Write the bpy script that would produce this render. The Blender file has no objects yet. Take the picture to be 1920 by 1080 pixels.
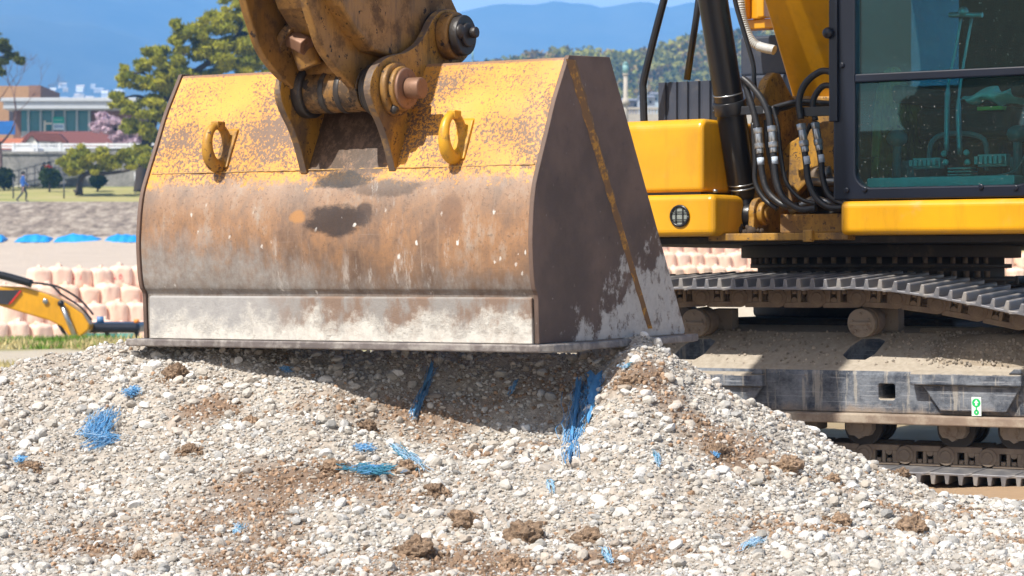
import bpy, bmesh, math, random
import numpy as np
from mathutils import Matrix, Vector, noise as mnoise
R = math.radians
random.seed(7); rng = np.random.default_rng(7)
S = bpy.context.scene; C = S.collection

# ---------------------------------------------------------------- camera, world, sun, exposure
EYE = 0.89; F = 4800.0; CX = 960.0; HY = 520.0
cam = bpy.data.cameras.new("camera"); camo = bpy.data.objects.new("camera", cam); C.objects.link(camo)
camo.location = (0, 0, EYE); camo.rotation_euler = (R(90), 0, 0)
cam.sensor_width = 36; cam.lens = 90; cam.shift_y = -20/1920; cam.clip_start = 0.5; cam.clip_end = 20000
cam.dof.use_dof = True; cam.dof.focus_distance = 9.8; cam.dof.aperture_fstop = 9
S.camera = camo
SUN_EL = 52; SUN_AZ = math.atan2(-0.85, -0.56)         # horizontal direction towards the sun
sx, sy = -0.66, -0.75
n_ = math.hypot(sx, sy); sx /= n_; sy /= n_
W = bpy.data.worlds.new("World"); S.world = W; W.use_nodes = True
wn = W.node_tree; bg = wn.nodes['Background']
sky = wn.nodes.new('ShaderNodeTexSky'); sky.sky_type = 'NISHITA'; sky.sun_disc = False
sky.sun_elevation = R(SUN_EL); sky.sun_rotation = math.atan2(sx, sy); sky.air_density = 1.0; sky.dust_density = 2.5
# low cloud bank over the mountains
_tc = wn.nodes.new('ShaderNodeTexCoord'); _mp = wn.nodes.new('ShaderNodeMapping'); _mp.inputs['Scale'].default_value = (3, 3, 14); _nz = wn.nodes.new('ShaderNodeTexNoise'); _nz.inputs['Scale'].default_value = 2.2; _nz.inputs['Detail'].default_value = 7
_sp = wn.nodes.new('ShaderNodeSeparateXYZ'); _mr = wn.nodes.new('ShaderNodeMapRange'); _mr.interpolation_type = 'SMOOTHSTEP'; _m2 = wn.nodes.new('ShaderNodeMapRange'); _m2.interpolation_type = 'SMOOTHSTEP'; _mu = wn.nodes.new('ShaderNodeMath'); _mu.operation = 'MULTIPLY'; _mx = wn.nodes.new('ShaderNodeMix'); _mx.data_type = 'RGBA'
for a_, b_ in ((_tc.outputs['Generated'], _mp.inputs[0]), (_mp.outputs[0], _nz.inputs['Vector']), (_tc.outputs['Generated'], _sp.inputs[0]), (_sp.outputs[2], _mr.inputs[0]), (_nz.outputs['Fac'], _m2.inputs[0]), (_mr.outputs[0], _mu.inputs[0]), (_m2.outputs[0], _mu.inputs[1]), (_mu.outputs[0], _mx.inputs[0]), (sky.outputs[0], _mx.inputs[6]), (_mx.outputs[2], bg.inputs[0])): wn.links.new(a_, b_)
_mr.inputs[1].default_value = .24; _mr.inputs[2].default_value = .09; _m2.inputs[1].default_value = .30; _m2.inputs[2].default_value = .55; _mx.inputs[7].default_value = (11, 11.3, 11.8, 1)
bg.inputs[1].default_value = 0.088
sun = bpy.data.lights.new("sun", 'SUN'); suno = bpy.data.objects.new("sun", sun); C.objects.link(suno)
sun.energy = 4.8; sun.angle = R(0.5); sun.color = (1, .955, .88)
sd = Vector((sx*math.cos(R(SUN_EL)), sy*math.cos(R(SUN_EL)), math.sin(R(SUN_EL))))
suno.rotation_euler = sd.to_track_quat('Z', 'Y').to_euler()
S.view_settings.view_transform = 'Standard'; S.view_settings.look = 'None'
S.view_settings.exposure = 0.46; S.cycles.volume_bounces = 2; S.view_settings.gamma = 1

# ---------------------------------------------------------------- frames and pixel help (used to measure, everything is real size)
class Fr:
    def __init__(s, ox, oy, th):
        s.ox, s.oy = ox, oy; s.c, s.s = math.cos(R(th)), math.sin(R(th))
        s.M = Matrix.Translation((ox, oy, 0)) @ Matrix.Rotation(-R(th), 4, 'Z')
    def L(s, p):
        x, y = p[0]-s.ox, p[1]-s.oy; return (x*s.c-y*s.s, x*s.s+y*s.c, p[2])
    def ray(s, px, py, ax, v):
        a = s.L((0, 0, EYE)); b = s.L(((px-CX)/F, 1, EYE+(HY-py)/F)); t = (v-a[ax])/(b[ax]-a[ax])
        return tuple(a[i]+(b[i]-a[i])*t for i in range(3))
    def Y(s, px, py, v): return s.ray(px, py, 1, v)
    def X(s, px, py, v): return s.ray(px, py, 0, v)
    def Z(s, px, py, v): return s.ray(px, py, 2, v)
    def yz(s, px, py, v): q = s.X(px, py, v); return (q[1], q[2])
    def xz(s, px, py, v): q = s.Y(px, py, v); return (q[0], q[2])
WF = Fr(0, 0, 0)
def at(px, py, Y): return Vector(((px-CX)/F*Y, Y, EYE+(HY-py)/F*Y))
BF = Fr(.093, 8.9, 30); TF = Fr(1.733, 11.24, 29); UF = Fr(1.808, 12.57, 33)

# ---------------------------------------------------------------- mesh builder
class MB:
    def __init__(s): s.v = []; s.f = []; s.m = []; s.sm = []
    def add(s, vs, fs, m=0, sm=False):
        b = len(s.v); s.v += [tuple(v) for v in vs]
        for f in fs: s.f.append([i+b for i in f]); s.m.append(m); s.sm.append(sm)
        return s
    def box(s, x0, x1, y0, y1, z0, z1, m=0):
        return s.add([(x0,y0,z0),(x1,y0,z0),(x1,y1,z0),(x0,y1,z0),(x0,y0,z1),(x1,y0,z1),(x1,y1,z1),(x0,y1,z1)],
                     [(0,3,2,1),(4,5,6,7),(0,1,5,4),(1,2,6,5),(2,3,7,6),(3,0,4,7)], m)
    def prism(s, pts, a0, a1, ax=0, m=0, sm=False):
        """polygon in the two other axes, extruded along ax"""
        n = len(pts)
        def mk(p, a):
            return (a,p[0],p[1]) if ax == 0 else ((p[0],a,p[1]) if ax == 1 else (p[0],p[1],a))
        vs = [mk(p, a0) for p in pts]+[mk(p, a1) for p in pts]
        s.add(vs, [list(range(n))[::-1], list(range(n, 2*n))], m)
        b = len(s.v)-2*n
        for i in range(n):
            j = (i+1) % n; s.f.append([b+i, b+j, b+n+j, b+n+i]); s.m.append(m); s.sm.append(sm)
        return s
    def cyl(s, p0, p1, r0, r1=None, n=24, m=0, cap=True):
        if r1 is None: r1 = r0
        p0, p1 = Vector(p0), Vector(p1); d = (p1-p0).normalized()
        u = d.orthogonal().normalized(); w = d.cross(u); vs = []
        for p, r in ((p0, r0), (p1, r1)):
            vs += [p+(u*math.cos(2*math.pi*i/n)+w*math.sin(2*math.pi*i/n))*r for i in range(n)]
        s.add(vs, [(i, (i+1) % n, n+(i+1) % n, n+i) for i in range(n)], m, True)
        if cap:
            b = len(s.v)-2*n; s.f += [list(range(b, b+n))[::-1], list(range(b+n, b+2*n))]; s.m += [m, m]; s.sm += [False, False]
        return s
    def tube(s, pts, r, n=10, m=0, sub=6):
        P = [Vector(p) for p in pts]
        if sub > 1 and len(P) > 2:
            Q = []
            for i in range(len(P)-1):
                a, b, c, d = P[max(i-1, 0)], P[i], P[i+1], P[min(i+2, len(P)-1)]
                for k in range(sub):
                    t = k/sub
                    Q.append(.5*((2*b)+(c-a)*t+(2*a-5*b+4*c-d)*t*t+(3*b-a-3*c+d)*t**3))
            Q.append(P[-1]); P = Q
        rr = r if callable(r) else (lambda t: r)
        u = None; vs = []
        for i, p in enumerate(P):
            d = (P[min(i+1, len(P)-1)]-P[max(i-1, 0)]).normalized()
            u = d.orthogonal().normalized() if u is None else (u-d*u.dot(d)).normalized()
            w = d.cross(u); q = rr(i/(len(P)-1))
            vs += [p+(u*math.cos(2*math.pi*k/n)+w*math.sin(2*math.pi*k/n))*q for k in range(n)]
        fs = [(i*n+k, i*n+(k+1) % n, (i+1)*n+(k+1) % n, (i+1)*n+k) for i in range(len(P)-1) for k in range(n)]
        s.add(vs, fs, m, True); s.add(vs[:n], [list(range(n))[::-1]], m); s.add(vs[-n:], [list(range(n))], m)
        return s
    def sphere(s, c, r, sc=(1, 1, 1), m=0, n=12, jit=0):
        c = Vector(c); vs = []
        for i in range(n//2+1):
            th = math.pi*i/(n//2)
            for k in range(n):
                ph = 2*math.pi*k/n; q = r*(1+jit*(random.random()-.5)*2)
                vs.append(c+Vector((math.sin(th)*math.cos(ph)*sc[0], math.sin(th)*math.sin(ph)*sc[1], math.cos(th)*sc[2]))*q)
        return s.add(vs, [(i*n+k, (i+1)*n+k, (i+1)*n+(k+1) % n, i*n+(k+1) % n) for i in range(n//2) for k in range(n)], m, True)
    def mesh(s, name, mats):
        me = bpy.data.meshes.new(name); me.from_pydata(s.v, [], s.f); me.update()
        for m in (mats if isinstance(mats, (list, tuple)) else [mats]): me.materials.append(m)
        me.polygons.foreach_set('material_index', s.m); me.polygons.foreach_set('use_smooth', s.sm)
        bm = bmesh.new(); bm.from_mesh(me); bmesh.ops.remove_doubles(bm, verts=bm.verts, dist=1e-6)
        bmesh.ops.recalc_face_normals(bm, faces=bm.faces); bm.to_mesh(me); bm.free()
        return me
WM = {}
def obj(name, mb, mats, parent=None, M=None, bevel=0, seg=2):
    me = mb.mesh(name, mats) if isinstance(mb, MB) else mb
    o = bpy.data.objects.new(name, me); C.objects.link(o)
    M = M if M is not None else Matrix(); put(o, M, parent)
    if bevel:
        b = o.modifiers.new('bevel', 'BEVEL'); b.width = bevel; b.segments = seg; b.limit_method = 'ANGLE'; b.angle_limit = R(40); b.harden_normals = False
    return o
def multi(name, mb, mats, parent=None, M=None, bevel=0, seg=2, label=None):
    """the loose pieces of mb, each as an object of its own"""
    par = list(range(len(mb.v)))
    def fd(a):
        while par[a] != a: par[a] = par[par[a]]; a = par[a]
        return a
    for f in mb.f:
        for i in f[1:]: par[fd(i)] = fd(f[0])
    G = {}
    for k, f in enumerate(mb.f): G.setdefault(fd(f[0]), []).append(k)
    out = []
    for ks in G.values():
        used = sorted({i for k in ks for i in mb.f[k]}); mp = {a: b for b, a in enumerate(used)}; q = MB()
        q.v = [mb.v[i] for i in used]; q.f = [[mp[i] for i in mb.f[k]] for k in ks]; q.m = [mb.m[k] for k in ks]; q.sm = [mb.sm[k] for k in ks]
        out.append(obj(name, q, mats, parent, M, bevel, seg))
    return out
def put(o, M, parent=None):
    WM[o.name] = M.copy()
    if parent:
        o.parent = parent; o.matrix_parent_inverse = WM[parent.name].inverted()
    o.matrix_basis = M
def empty(name, loc, rz=0):
    o = bpy.data.objects.new(name, None); C.objects.link(o); o.empty_display_size = .3
    put(o, Matrix.Translation(loc) @ Matrix.Rotation(rz, 4, 'Z')); return o
def tag(o, label, cat, group=None):
    o['label'] = label; o['category'] = cat
    if group: o['group'] = group
    return o
def kind(o, k): o['kind'] = k; return o
def copyo(o, M, parent=None):
    c = o.copy(); C.objects.link(c); c.parent = None; put(c, M, parent); return c
def cut(o, mb):
    """real opening: boolean difference, applied"""
    co = bpy.data.objects.new('cutter', mb.mesh('cutter', [])); C.objects.link(co); co.matrix_world = WM[o.name]
    md = [m for m in o.modifiers]; tmp = bpy.data.objects.new('tmp', o.data); C.objects.link(tmp); tmp.matrix_world = WM[o.name]
    b = tmp.modifiers.new('b', 'BOOLEAN'); b.operation = 'DIFFERENCE'; b.solver = 'EXACT'; b.object = co
    bpy.context.view_layer.update()
    me = bpy.data.meshes.new_from_object(tmp.evaluated_get(bpy.context.evaluated_depsgraph_get()))
    me.name = o.data.name; o.data = me
    bpy.data.objects.remove(tmp); bpy.data.objects.remove(co)

# ---------------------------------------------------------------- materials
class Mt:
    def __init__(s, name, col=(.5, .5, .5), rough=.6, metal=0, spec=.5):
        s.m = bpy.data.materials.new(name); s.m.use_nodes = True; s.nt = s.m.node_tree
        s.b = s.nt.nodes['Principled BSDF']; s.b.inputs['Base Color'].default_value = (*col, 1)
        s.b.inputs['Roughness'].default_value = rough; s.b.inputs['Metallic'].default_value = metal
        s.b.inputs['Specular IOR Level'].default_value = spec
        s.tc = s.nt.nodes.new('ShaderNodeTexCoord'); s.obj = s.tc.outputs['Object']
    def N(s, t, **k):
        n = s.nt.nodes.new(t)
        for a, v in k.items():
            if a[0] == '_': setattr(n, a[1:], v)
        return n
    def link(s, a, b): s.nt.links.new(a, b)
    def sc(s, v, co=None):
        n = s.N('ShaderNodeMapping'); s.link(co or s.obj, n.inputs[0])
        n.inputs['Scale'].default_value = v if isinstance(v, tuple) else (v, v, v); return n.outputs[0]
    def noise(s, scale, det=6, rough=.6, co=None, dist=0):
        n = s.N('ShaderNodeTexNoise'); s.link(s.sc(scale, co), n.inputs['Vector']); n.inputs['Scale'].default_value = 1
        n.inputs['Detail'].default_value = det; n.inputs['Roughness'].default_value = rough; n.inputs['Distortion'].default_value = dist
        return n.outputs['Fac']
    def voro(s, scale, co=None, feat='F1'):
        n = s.N('ShaderNodeTexVoronoi', _feature=feat); s.link(s.sc(scale, co), n.inputs['Vector']); n.inputs['Scale'].default_value = 1
        return n
    def ramp(s, fac, st):
        n = s.N('ShaderNodeValToRGB'); s.link(fac, n.inputs[0]); e = n.color_ramp.elements
        for i, (p, c) in enumerate(st):
            c = (c, c, c) if isinstance(c, (int, float)) else c
            if i < 2: el = e[i]; el.position = p
            else: el = e.new(p)
            el.color = (*c, 1)
        return n.outputs[0]
    def thr(s, fac, a, b): 
        n = s.N('ShaderNodeMapRange', _interpolation_type='SMOOTHSTEP'); s.link(fac, n.inputs[0])
        n.inputs[1].default_value = a; n.inputs[2].default_value = b; return n.outputs[0]
    def xyz(s): 
        n = s.N('ShaderNodeSeparateXYZ'); s.link(s.obj, n.inputs[0]); return n.outputs
    def mth(s, op, a, b=None, clamp=False):
        n = s.N('ShaderNodeMath', _operation=op, _use_clamp=clamp)
        for i, v in enumerate((a, b)):
            if v is None: continue
            if isinstance(v, (int, float)): n.inputs[i].default_value = v
            else: s.link(v, n.inputs[i])
        return n.outputs[0]
    def mix(s, fac, a, b):
        n = s.N('ShaderNodeMix', _data_type='RGBA')
        for i, v in ((0, fac), (6, a), (7, b)):
            if isinstance(v, (int, float)): n.inputs[i].default_value = v
            elif isinstance(v, tuple): n.inputs[i].default_value = (*v, 1)
            else: s.link(v, n.inputs[i])
        return n.outputs[2]
    def base(s, c): s.link(c, s.b.inputs['Base Color']); return s
    def rough(s, c): s.link(c, s.b.inputs['Roughness']); return s
    def bump(s, h, st=.4, d=.01):
        n = s.N('ShaderNodeBump'); s.link(h, n.inputs['Height']); n.inputs['Strength'].default_value = st; n.inputs['Distance'].default_value = d
        s.link(n.outputs[0], s.b.inputs['Normal']); return s

def worn(name, col, rough=.45, dirt=(.28, .22, .15), lo=.58, hi=.75, sc=9, chip=(.08, .05, .035), chip_at=.68, chips=22, bump=.25, metal=0, var=.25, grime=0):
    """paint with blotchy dust, chips and tone drift"""
    m = Mt(name, col, rough, metal)
    t = m.noise(2.3, 4); c = m.mix(m.thr(t, .3, .7), tuple(x*(1-var) for x in col), tuple(min(1, x*(1+var*.35)) for x in col))
    if grime:
        c = m.mix(m.mth('MULTIPLY', m.thr(m.noise((14, 14, 3), 7, .7), .45, .7), grime), c, (.05, .035, .02))
    d = m.thr(m.noise(sc, 8, .72), lo, hi); c = m.mix(m.mth('MULTIPLY', d, .8), c, dirt)
    k = m.thr(m.noise(chips, 6, .7), chip_at, chip_at+.03); c = m.mix(k, c, chip)
    m.base(c); m.rough(m.ramp(m.mth('ADD', d, k, True), [(0, rough), (1, min(1, rough+.4))]))
    m.bump(m.noise(60, 4), bump, .003); return m.m
YEL = (.70, .335, .008)
M_yel = worn('machine yellow paint', YEL, .32, dirt=(.5, .33, .1), lo=.55, hi=.85, chip_at=.70, chips=45, bump=.1, var=.14, grime=.16)
M_yel2 = worn('greasy yellow paint', (.46, .235, .03), .5, dirt=(.11, .07, .045), lo=.44, hi=.62, sc=7, chip_at=.585, chips=38, bump=.35, grime=.75)
M_link = worn('worn ochre casting', (.33, .17, .04), .5, dirt=(.085, .05, .03), lo=.46, hi=.64, sc=8, chip=(.03, .02, .018), chip_at=.6, chips=26, bump=.4, grime=.7)
M_grease = worn('black grease and steel', (.035, .03, .028), .45, dirt=(.18, .12, .07), lo=.55, hi=.75, sc=12, bump=.5)
M_tube = worn('oily ochre tube', (.24, .125, .035), .45, dirt=(.035, .028, .024), lo=.44, hi=.56, sc=9, chip=(.03, .022, .018), chip_at=.56, chips=20, bump=.4, grime=.8)
M_pin = worn('rusty pin steel', (.24, .13, .08), .55, dirt=(.13, .08, .05), lo=.52, hi=.7, sc=20, metal=.3, bump=.3)
M_blk = worn('black machine paint', (.014, .014, .016), .3, dirt=(.16, .13, .1), lo=.64, hi=.9, sc=14, chip=(.25, .22, .18), chip_at=.72, chips=40, bump=.1)
M_navy = worn('navy black cab paint', (.007, .010, .020), .35, dirt=(.16, .14, .14), lo=.66, hi=.95, sc=16, chip=(.4, .4, .4), chip_at=.75, chips=70, bump=.06)
M_grey = worn('ribbed grey plastic', (.035, .045, .07), .5, dirt=(.1, .1, .1), lo=.5, hi=.9, sc=12, bump=.2)
M_rub = worn('hose rubber', (.018, .018, .02), .42, dirt=(.14, .12, .1), lo=.56, hi=.78, sc=25, bump=.2)
M_steel = worn('zinc fitting', (.42, .43, .43), .3, metal=.85, dirt=(.15, .12, .09), lo=.55, hi=.8, sc=30, bump=.1)
M_dark = worn('dark machine underside', (.03, .026, .024), .7, dirt=(.13, .1, .07), lo=.52, hi=.75, sc=10, bump=.4)  # near-black base under brown dirt blotches
M_shoe = worn('polished track shoe', (.20, .20, .215), .42, metal=.45, dirt=(.36, .33, .29), lo=.42, hi=.7, sc=14, bump=.3, chip_at=.8)
M_chain = worn('dusty track chain', (.16, .12, .09), .8, dirt=(.25, .20, .15), lo=.4, hi=.7, sc=12, bump=.5)
M_roll = worn('mud caked roller', (.24, .20, .16), .85, dirt=(.12, .08, .05), lo=.52, hi=.7, sc=16, bump=.8)
def mat_frame():
    m = Mt('track frame paint under dust', (.03, .05, .09), .5)
    g = m.N('ShaderNodeNewGeometry'); sp = m.N('ShaderNodeSeparateXYZ'); m.link(g.outputs['Normal'], sp.inputs[0])
    blue = m.mix(m.thr(m.noise(9, 8, .7), .35, .65), (.028, .038, .058), (.19, .21, .24))
    scr = m.thr(m.noise((3, 3, 120), 7, .8), .55, .63)       # long horizontal scratches
    c = m.mix(m.mth('MULTIPLY', scr, .75), blue, (.34, .35, .37))
    drip = m.thr(m.noise((22, 22, 1.8), 7, .75), .54, .62)   # pale mud runs
    c = m.mix(m.mth('MULTIPLY', drip, .7), c, (.40, .37, .32))
    rust = m.thr(m.noise((7, 7, 14), 7, .7), .64, .7); c = m.mix(m.mth('MULTIPLY', rust, .7), c, (.17, .09, .05))
    up = m.thr(sp.outputs[2], .12, .62)                       # dust lies on faces that look up
    dn = m.mth('ADD', up, m.mth('MULTIPLY', m.mth('SUBTRACT', m.noise(11, 9, .75), .5), 1.6))
    c = m.mix(m.thr(dn, .3, .58), c, m.mix(m.noise(40, 4), (.24, .2, .15), (.5, .44, .36)))
    z = m.xyz()[2]; foot = m.thr(m.mth('ADD', m.mth('MULTIPLY', z, -9), m.mth('MULTIPLY', m.noise(9, 7, .7), 1.2)), -2.45, -2.0)
    c = m.mix(m.mth('MULTIPLY', foot, .85), c, (.30, .23, .17))
    m.base(c); m.rough(m.ramp(dn, [(0, .42), (.7, .95)])); m.bump(m.noise(45, 9, .8), .6, .012); return m.m
M_frame = mat_frame()
XH0, XH1 = -1.0, -.66
def zoned_bucket(name, side=False):
    m = Mt(name, (.2, .12, .08), .6)
    x, y, z = m.xyz(); big = m.noise(2.2, 5, .6); mid = m.noise(9, 8, .7); fine = m.noise(70, 8, .75)
    rust = m.ramp(m.noise((6, 6, 3.2), 10, .72), [(.32, (.10, .058, .038)), (.45, (.20, .12, .075)), (.56, (.31, .165, .08)), (.68, (.34, .27, .21))])
    rust = m.mix(m.mth('MULTIPLY', m.thr(z, 1.05, 1.24), .4), rust, m.mix(m.noise((30, 30, 9), 8, .75), (.22, .17, .14), (.42, .36, .30)))
    rust = m.mix(m.mth('MULTIPLY', m.thr(fine, .52, .68), .7), rust, (.10, .06, .042))
    mp_ = m.N('ShaderNodeMapping'); m.link(m.obj, mp_.inputs[0]); mp_.inputs['Rotation'].default_value = (0, R(28), 0); mp_.inputs['Scale'].default_value = (5, 5, 220)
    n_s = m.N('ShaderNodeTexNoise'); m.link(mp_.outputs[0], n_s.inputs['Vector']); n_s.inputs['Scale'].default_value = 1; n_s.inputs['Detail'].default_value = 4
    rust = m.mix(m.mth('MULTIPLY', m.thr(n_s.outputs['Fac'], .66, .72), .12), rust, (.48, .42, .36))
    rust = m.mix(m.mth('MULTIPLY', m.thr(m.noise((60, 60, 2.5), 4), .55, .8), .35), rust, (.40, .31, .22))
    if side:
        c = m.mix(m.thr(big, .35, .65), (.085, .055, .042), (.165, .105, .078))
        c = m.mix(m.mth('MULTIPLY', m.thr(m.noise(30, 8, .75), .55, .75), .6), c, (.035, .024, .02))
        c = m.mix(m.mth('MULTIPLY', m.thr(m.noise((40, 40, 40), 3), .70, .74), .5), c, (.4, .35, .3))
        cake = m.mth('ADD', m.mth('ADD', m.mth('MULTIPLY', z, -1.25), m.mth('MULTIPLY', y, .62)), m.mth('ADD', m.mth('MULTIPLY', m.noise(6, 4, .6), .75), m.mth('MULTIPLY', m.noise(34, 9, .8), .45)))
        f = m.mth('MULTIPLY', m.thr(cake, -.13, -.05), m.ramp(m.noise(16, 9, .8), [(.40, .25), (.47, 1.)])); c = m.mix(f, c, m.mix(m.noise(24, 9, .8), (.30, .28, .26), (.66, .62, .57)))
        m.base(c); m.b.inputs['Roughness'].default_value = .62; m.bump(m.mth('ADD', m.mth('MULTIPLY', f, .6), m.noise(50, 9, .8)), .5, .006); return m.m
    yel = m.mix(m.thr(m.noise(3, 5), .3, .7), (.55, .245, .035), (.70, .33, .045))
    spk_ = m.noise((90, 90, 75), 8, .78)
    wear = m.mth('ADD', m.mth('MULTIPLY', spk_, .8), m.mth('MULTIPLY', m.noise(2.6, 8, .7), .50))
    wear = m.mth('ADD', wear, m.mth('MULTIPLY', x, -.022))
    zz = m.mth('SUBTRACT', 1, m.mth('ABSOLUTE', m.mth('MULTIPLY', m.mth('SUBTRACT', z, 1.43), 4.5)), True)
    wear = m.mth('ADD', wear, m.mth('MULTIPLY', zz, .05))
    # greasy, worn field between the hinge plates, darkened with the arm's painted shade
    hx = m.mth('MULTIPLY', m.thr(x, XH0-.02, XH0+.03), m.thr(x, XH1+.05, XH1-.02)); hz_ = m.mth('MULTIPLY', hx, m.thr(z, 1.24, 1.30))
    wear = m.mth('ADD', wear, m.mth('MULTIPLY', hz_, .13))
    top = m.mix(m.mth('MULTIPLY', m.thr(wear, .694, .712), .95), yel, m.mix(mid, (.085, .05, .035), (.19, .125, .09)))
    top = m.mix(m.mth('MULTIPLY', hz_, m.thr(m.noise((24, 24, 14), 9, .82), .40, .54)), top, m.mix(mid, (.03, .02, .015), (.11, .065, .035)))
    top = m.mix(m.mth('MULTIPLY', m.thr(m.mth('ADD', z, m.mth('MULTIPLY', fine, .02)), 1.668, 1.674), .8), top, (.17, .10, .07))
    # belly
    edge = m.mth('ADD', z, m.mth('MULTIPLY', m.mth('SUBTRACT', m.noise((26, 26, 20), 10, .85), .5), .24))
    c = m.mix(m.thr(edge, 1.225, 1.265), rust, top)
    patch = m.thr(m.mth('ADD', m.noise(22, 8, .8), m.mth('MULTIPLY', m.mth('SUBTRACT', z, 1.2), 1.1)), .62, .65)
    c = m.mix(m.mth('MULTIPLY', patch, m.mth('MULTIPLY', m.thr(z, 1.12, 1.2), m.thr(z, 1.275, 1.25))), c, yel)
    dk = m.thr(m.mth('ADD', z, m.mth('MULTIPLY', m.noise((10, 10, 16), 8, .75), .25)), 1.13, .98); c = m.mix(m.mth('MULTIPLY', dk, .7), c, m.mix(fine, (.07, .045, .032), (.17, .11, .075)))
    # grey dust low on the belly, heavier to the left, uneven
    g = m.mth('ADD', m.mth('MULTIPLY', z, -1.9), m.mth('MULTIPLY', m.noise((20, 20, 8), 9, .72), .7))
    g = m.mth('ADD', g, m.mth('MULTIPLY', m.thr(x, -.7, -1.3), .30)); g = m.mth('ADD', g, m.mth('MULTIPLY', big, .45))
    c = m.mix(m.mth('MULTIPLY', m.thr(g, -1.2, -.85), m.ramp(m.noise(26, 8, .8), [(.35, .35), (.62, 1.)])), c, m.mix(m.noise((40, 40, 20), 7, .8), (.14, .13, .125), (.42, .395, .36)))
    # oily smudges under the hinge; the linkage's shadow is painted in with them
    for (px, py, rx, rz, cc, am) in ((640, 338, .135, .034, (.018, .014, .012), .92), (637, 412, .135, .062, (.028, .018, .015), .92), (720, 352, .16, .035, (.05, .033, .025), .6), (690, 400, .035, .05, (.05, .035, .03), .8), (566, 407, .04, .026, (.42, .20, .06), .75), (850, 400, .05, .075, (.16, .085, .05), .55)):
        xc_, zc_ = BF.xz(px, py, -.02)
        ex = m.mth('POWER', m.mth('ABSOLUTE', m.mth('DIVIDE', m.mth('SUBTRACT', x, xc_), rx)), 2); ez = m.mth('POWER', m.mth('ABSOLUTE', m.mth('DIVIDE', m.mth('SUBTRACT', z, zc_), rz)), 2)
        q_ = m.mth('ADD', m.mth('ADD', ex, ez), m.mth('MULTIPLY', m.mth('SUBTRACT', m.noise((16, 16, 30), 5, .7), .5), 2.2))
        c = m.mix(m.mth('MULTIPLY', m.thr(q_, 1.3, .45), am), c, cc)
    # chalk runs and splashes
    ch = m.mth('MULTIPLY', m.thr(m.noise((16, 16, 4), 9, .78), .54, .68), m.thr(m.noise((2.6, 2.6, 1.3), 2), .46, .58))
    c = m.mix(m.mth('MULTIPLY', ch, m.mth('MULTIPLY', m.thr(z, 1.27, 1.2), .75)), c, (.50, .47, .43))
    sp = m.voro((21, 21, 13)); spk = m.thr(m.mth('ADD', sp.outputs['Distance'], m.mth('MULTIPLY', m.noise((70, 70, 35), 5, .7), .5)), .38, .31)
    c = m.mix(m.mth('MULTIPLY', spk, m.mth('MULTIPLY', m.thr(m.noise(3.3, 2), .45, .52), m.thr(z, 1.2, 1.1))), c, (.62, .59, .54))
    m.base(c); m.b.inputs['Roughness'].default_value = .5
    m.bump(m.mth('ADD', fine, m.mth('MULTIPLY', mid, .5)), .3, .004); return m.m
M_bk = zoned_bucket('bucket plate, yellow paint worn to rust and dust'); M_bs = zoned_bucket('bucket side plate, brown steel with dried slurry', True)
def mat_lipplate():
    m = Mt('lower plate with dried slurry', (.3, .28, .25), .85); x, y, z = m.xyz()
    b = m.mix(m.thr(m.noise((9, 9, 5), 7, .7), .42, .6), (.27, .25, .23), (.22, .15, .11))
    b = m.mix(m.thr(x, -.9, -1.3), b, m.mix(m.noise(26, 9, .8), (.20, .195, .19), (.48, .46, .44)))
    s_ = m.mth('ADD', m.mth('MULTIPLY', z, -2.2), m.mth('ADD', m.mth('MULTIPLY', m.noise((8, 8, 8), 5, .6), .65), m.mth('MULTIPLY', m.noise(38, 9, .8), .38)))
    c = m.mix(m.mth('MULTIPLY', m.thr(s_, -1.19, -1.02), m.ramp(m.noise(24, 8, .8), [(.3, .4), (.55, 1.)])), b, m.mix(m.noise(30, 5), (.50, .47, .42), (.72, .69, .62)))
    m.base(c); m.bump(m.mth('ADD', m.thr(s_, -1.1, -1.0), m.noise(60, 9, .8)), .6, .006); return m.m
M_lp = mat_lipplate()
M_lip = worn('scraped lip edge', (.20, .17, .16), .45, metal=.4, dirt=(.42, .39, .35), lo=.42, hi=.65, sc=14, bump=.5, chip_at=.7)
M_rib = worn('yellow bead paint', (.46, .23, .035), .55, dirt=(.13, .085, .065), lo=.40, hi=.50, sc=24, bump=.4)
M_burn = worn('oily black hollow', (.05, .035, .028), .5, dirt=(.30, .16, .05), lo=.56, hi=.66, sc=26, chip=(.22, .18, .15), chip_at=.66, bump=.5)
def plain(name, col, rough=.7, sc=6, var=.3, bump=.2, bd=.02, metal=0):
    m = Mt(name, col, rough, metal)
    m.base(m.mix(m.noise(sc, 6, .65), tuple(c*(1-var) for c in col), tuple(min(1, c*(1+var)) for c in col)))
    if bump: m.bump(m.noise(sc*4, 5), bump, bd)
    return m.m

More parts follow.
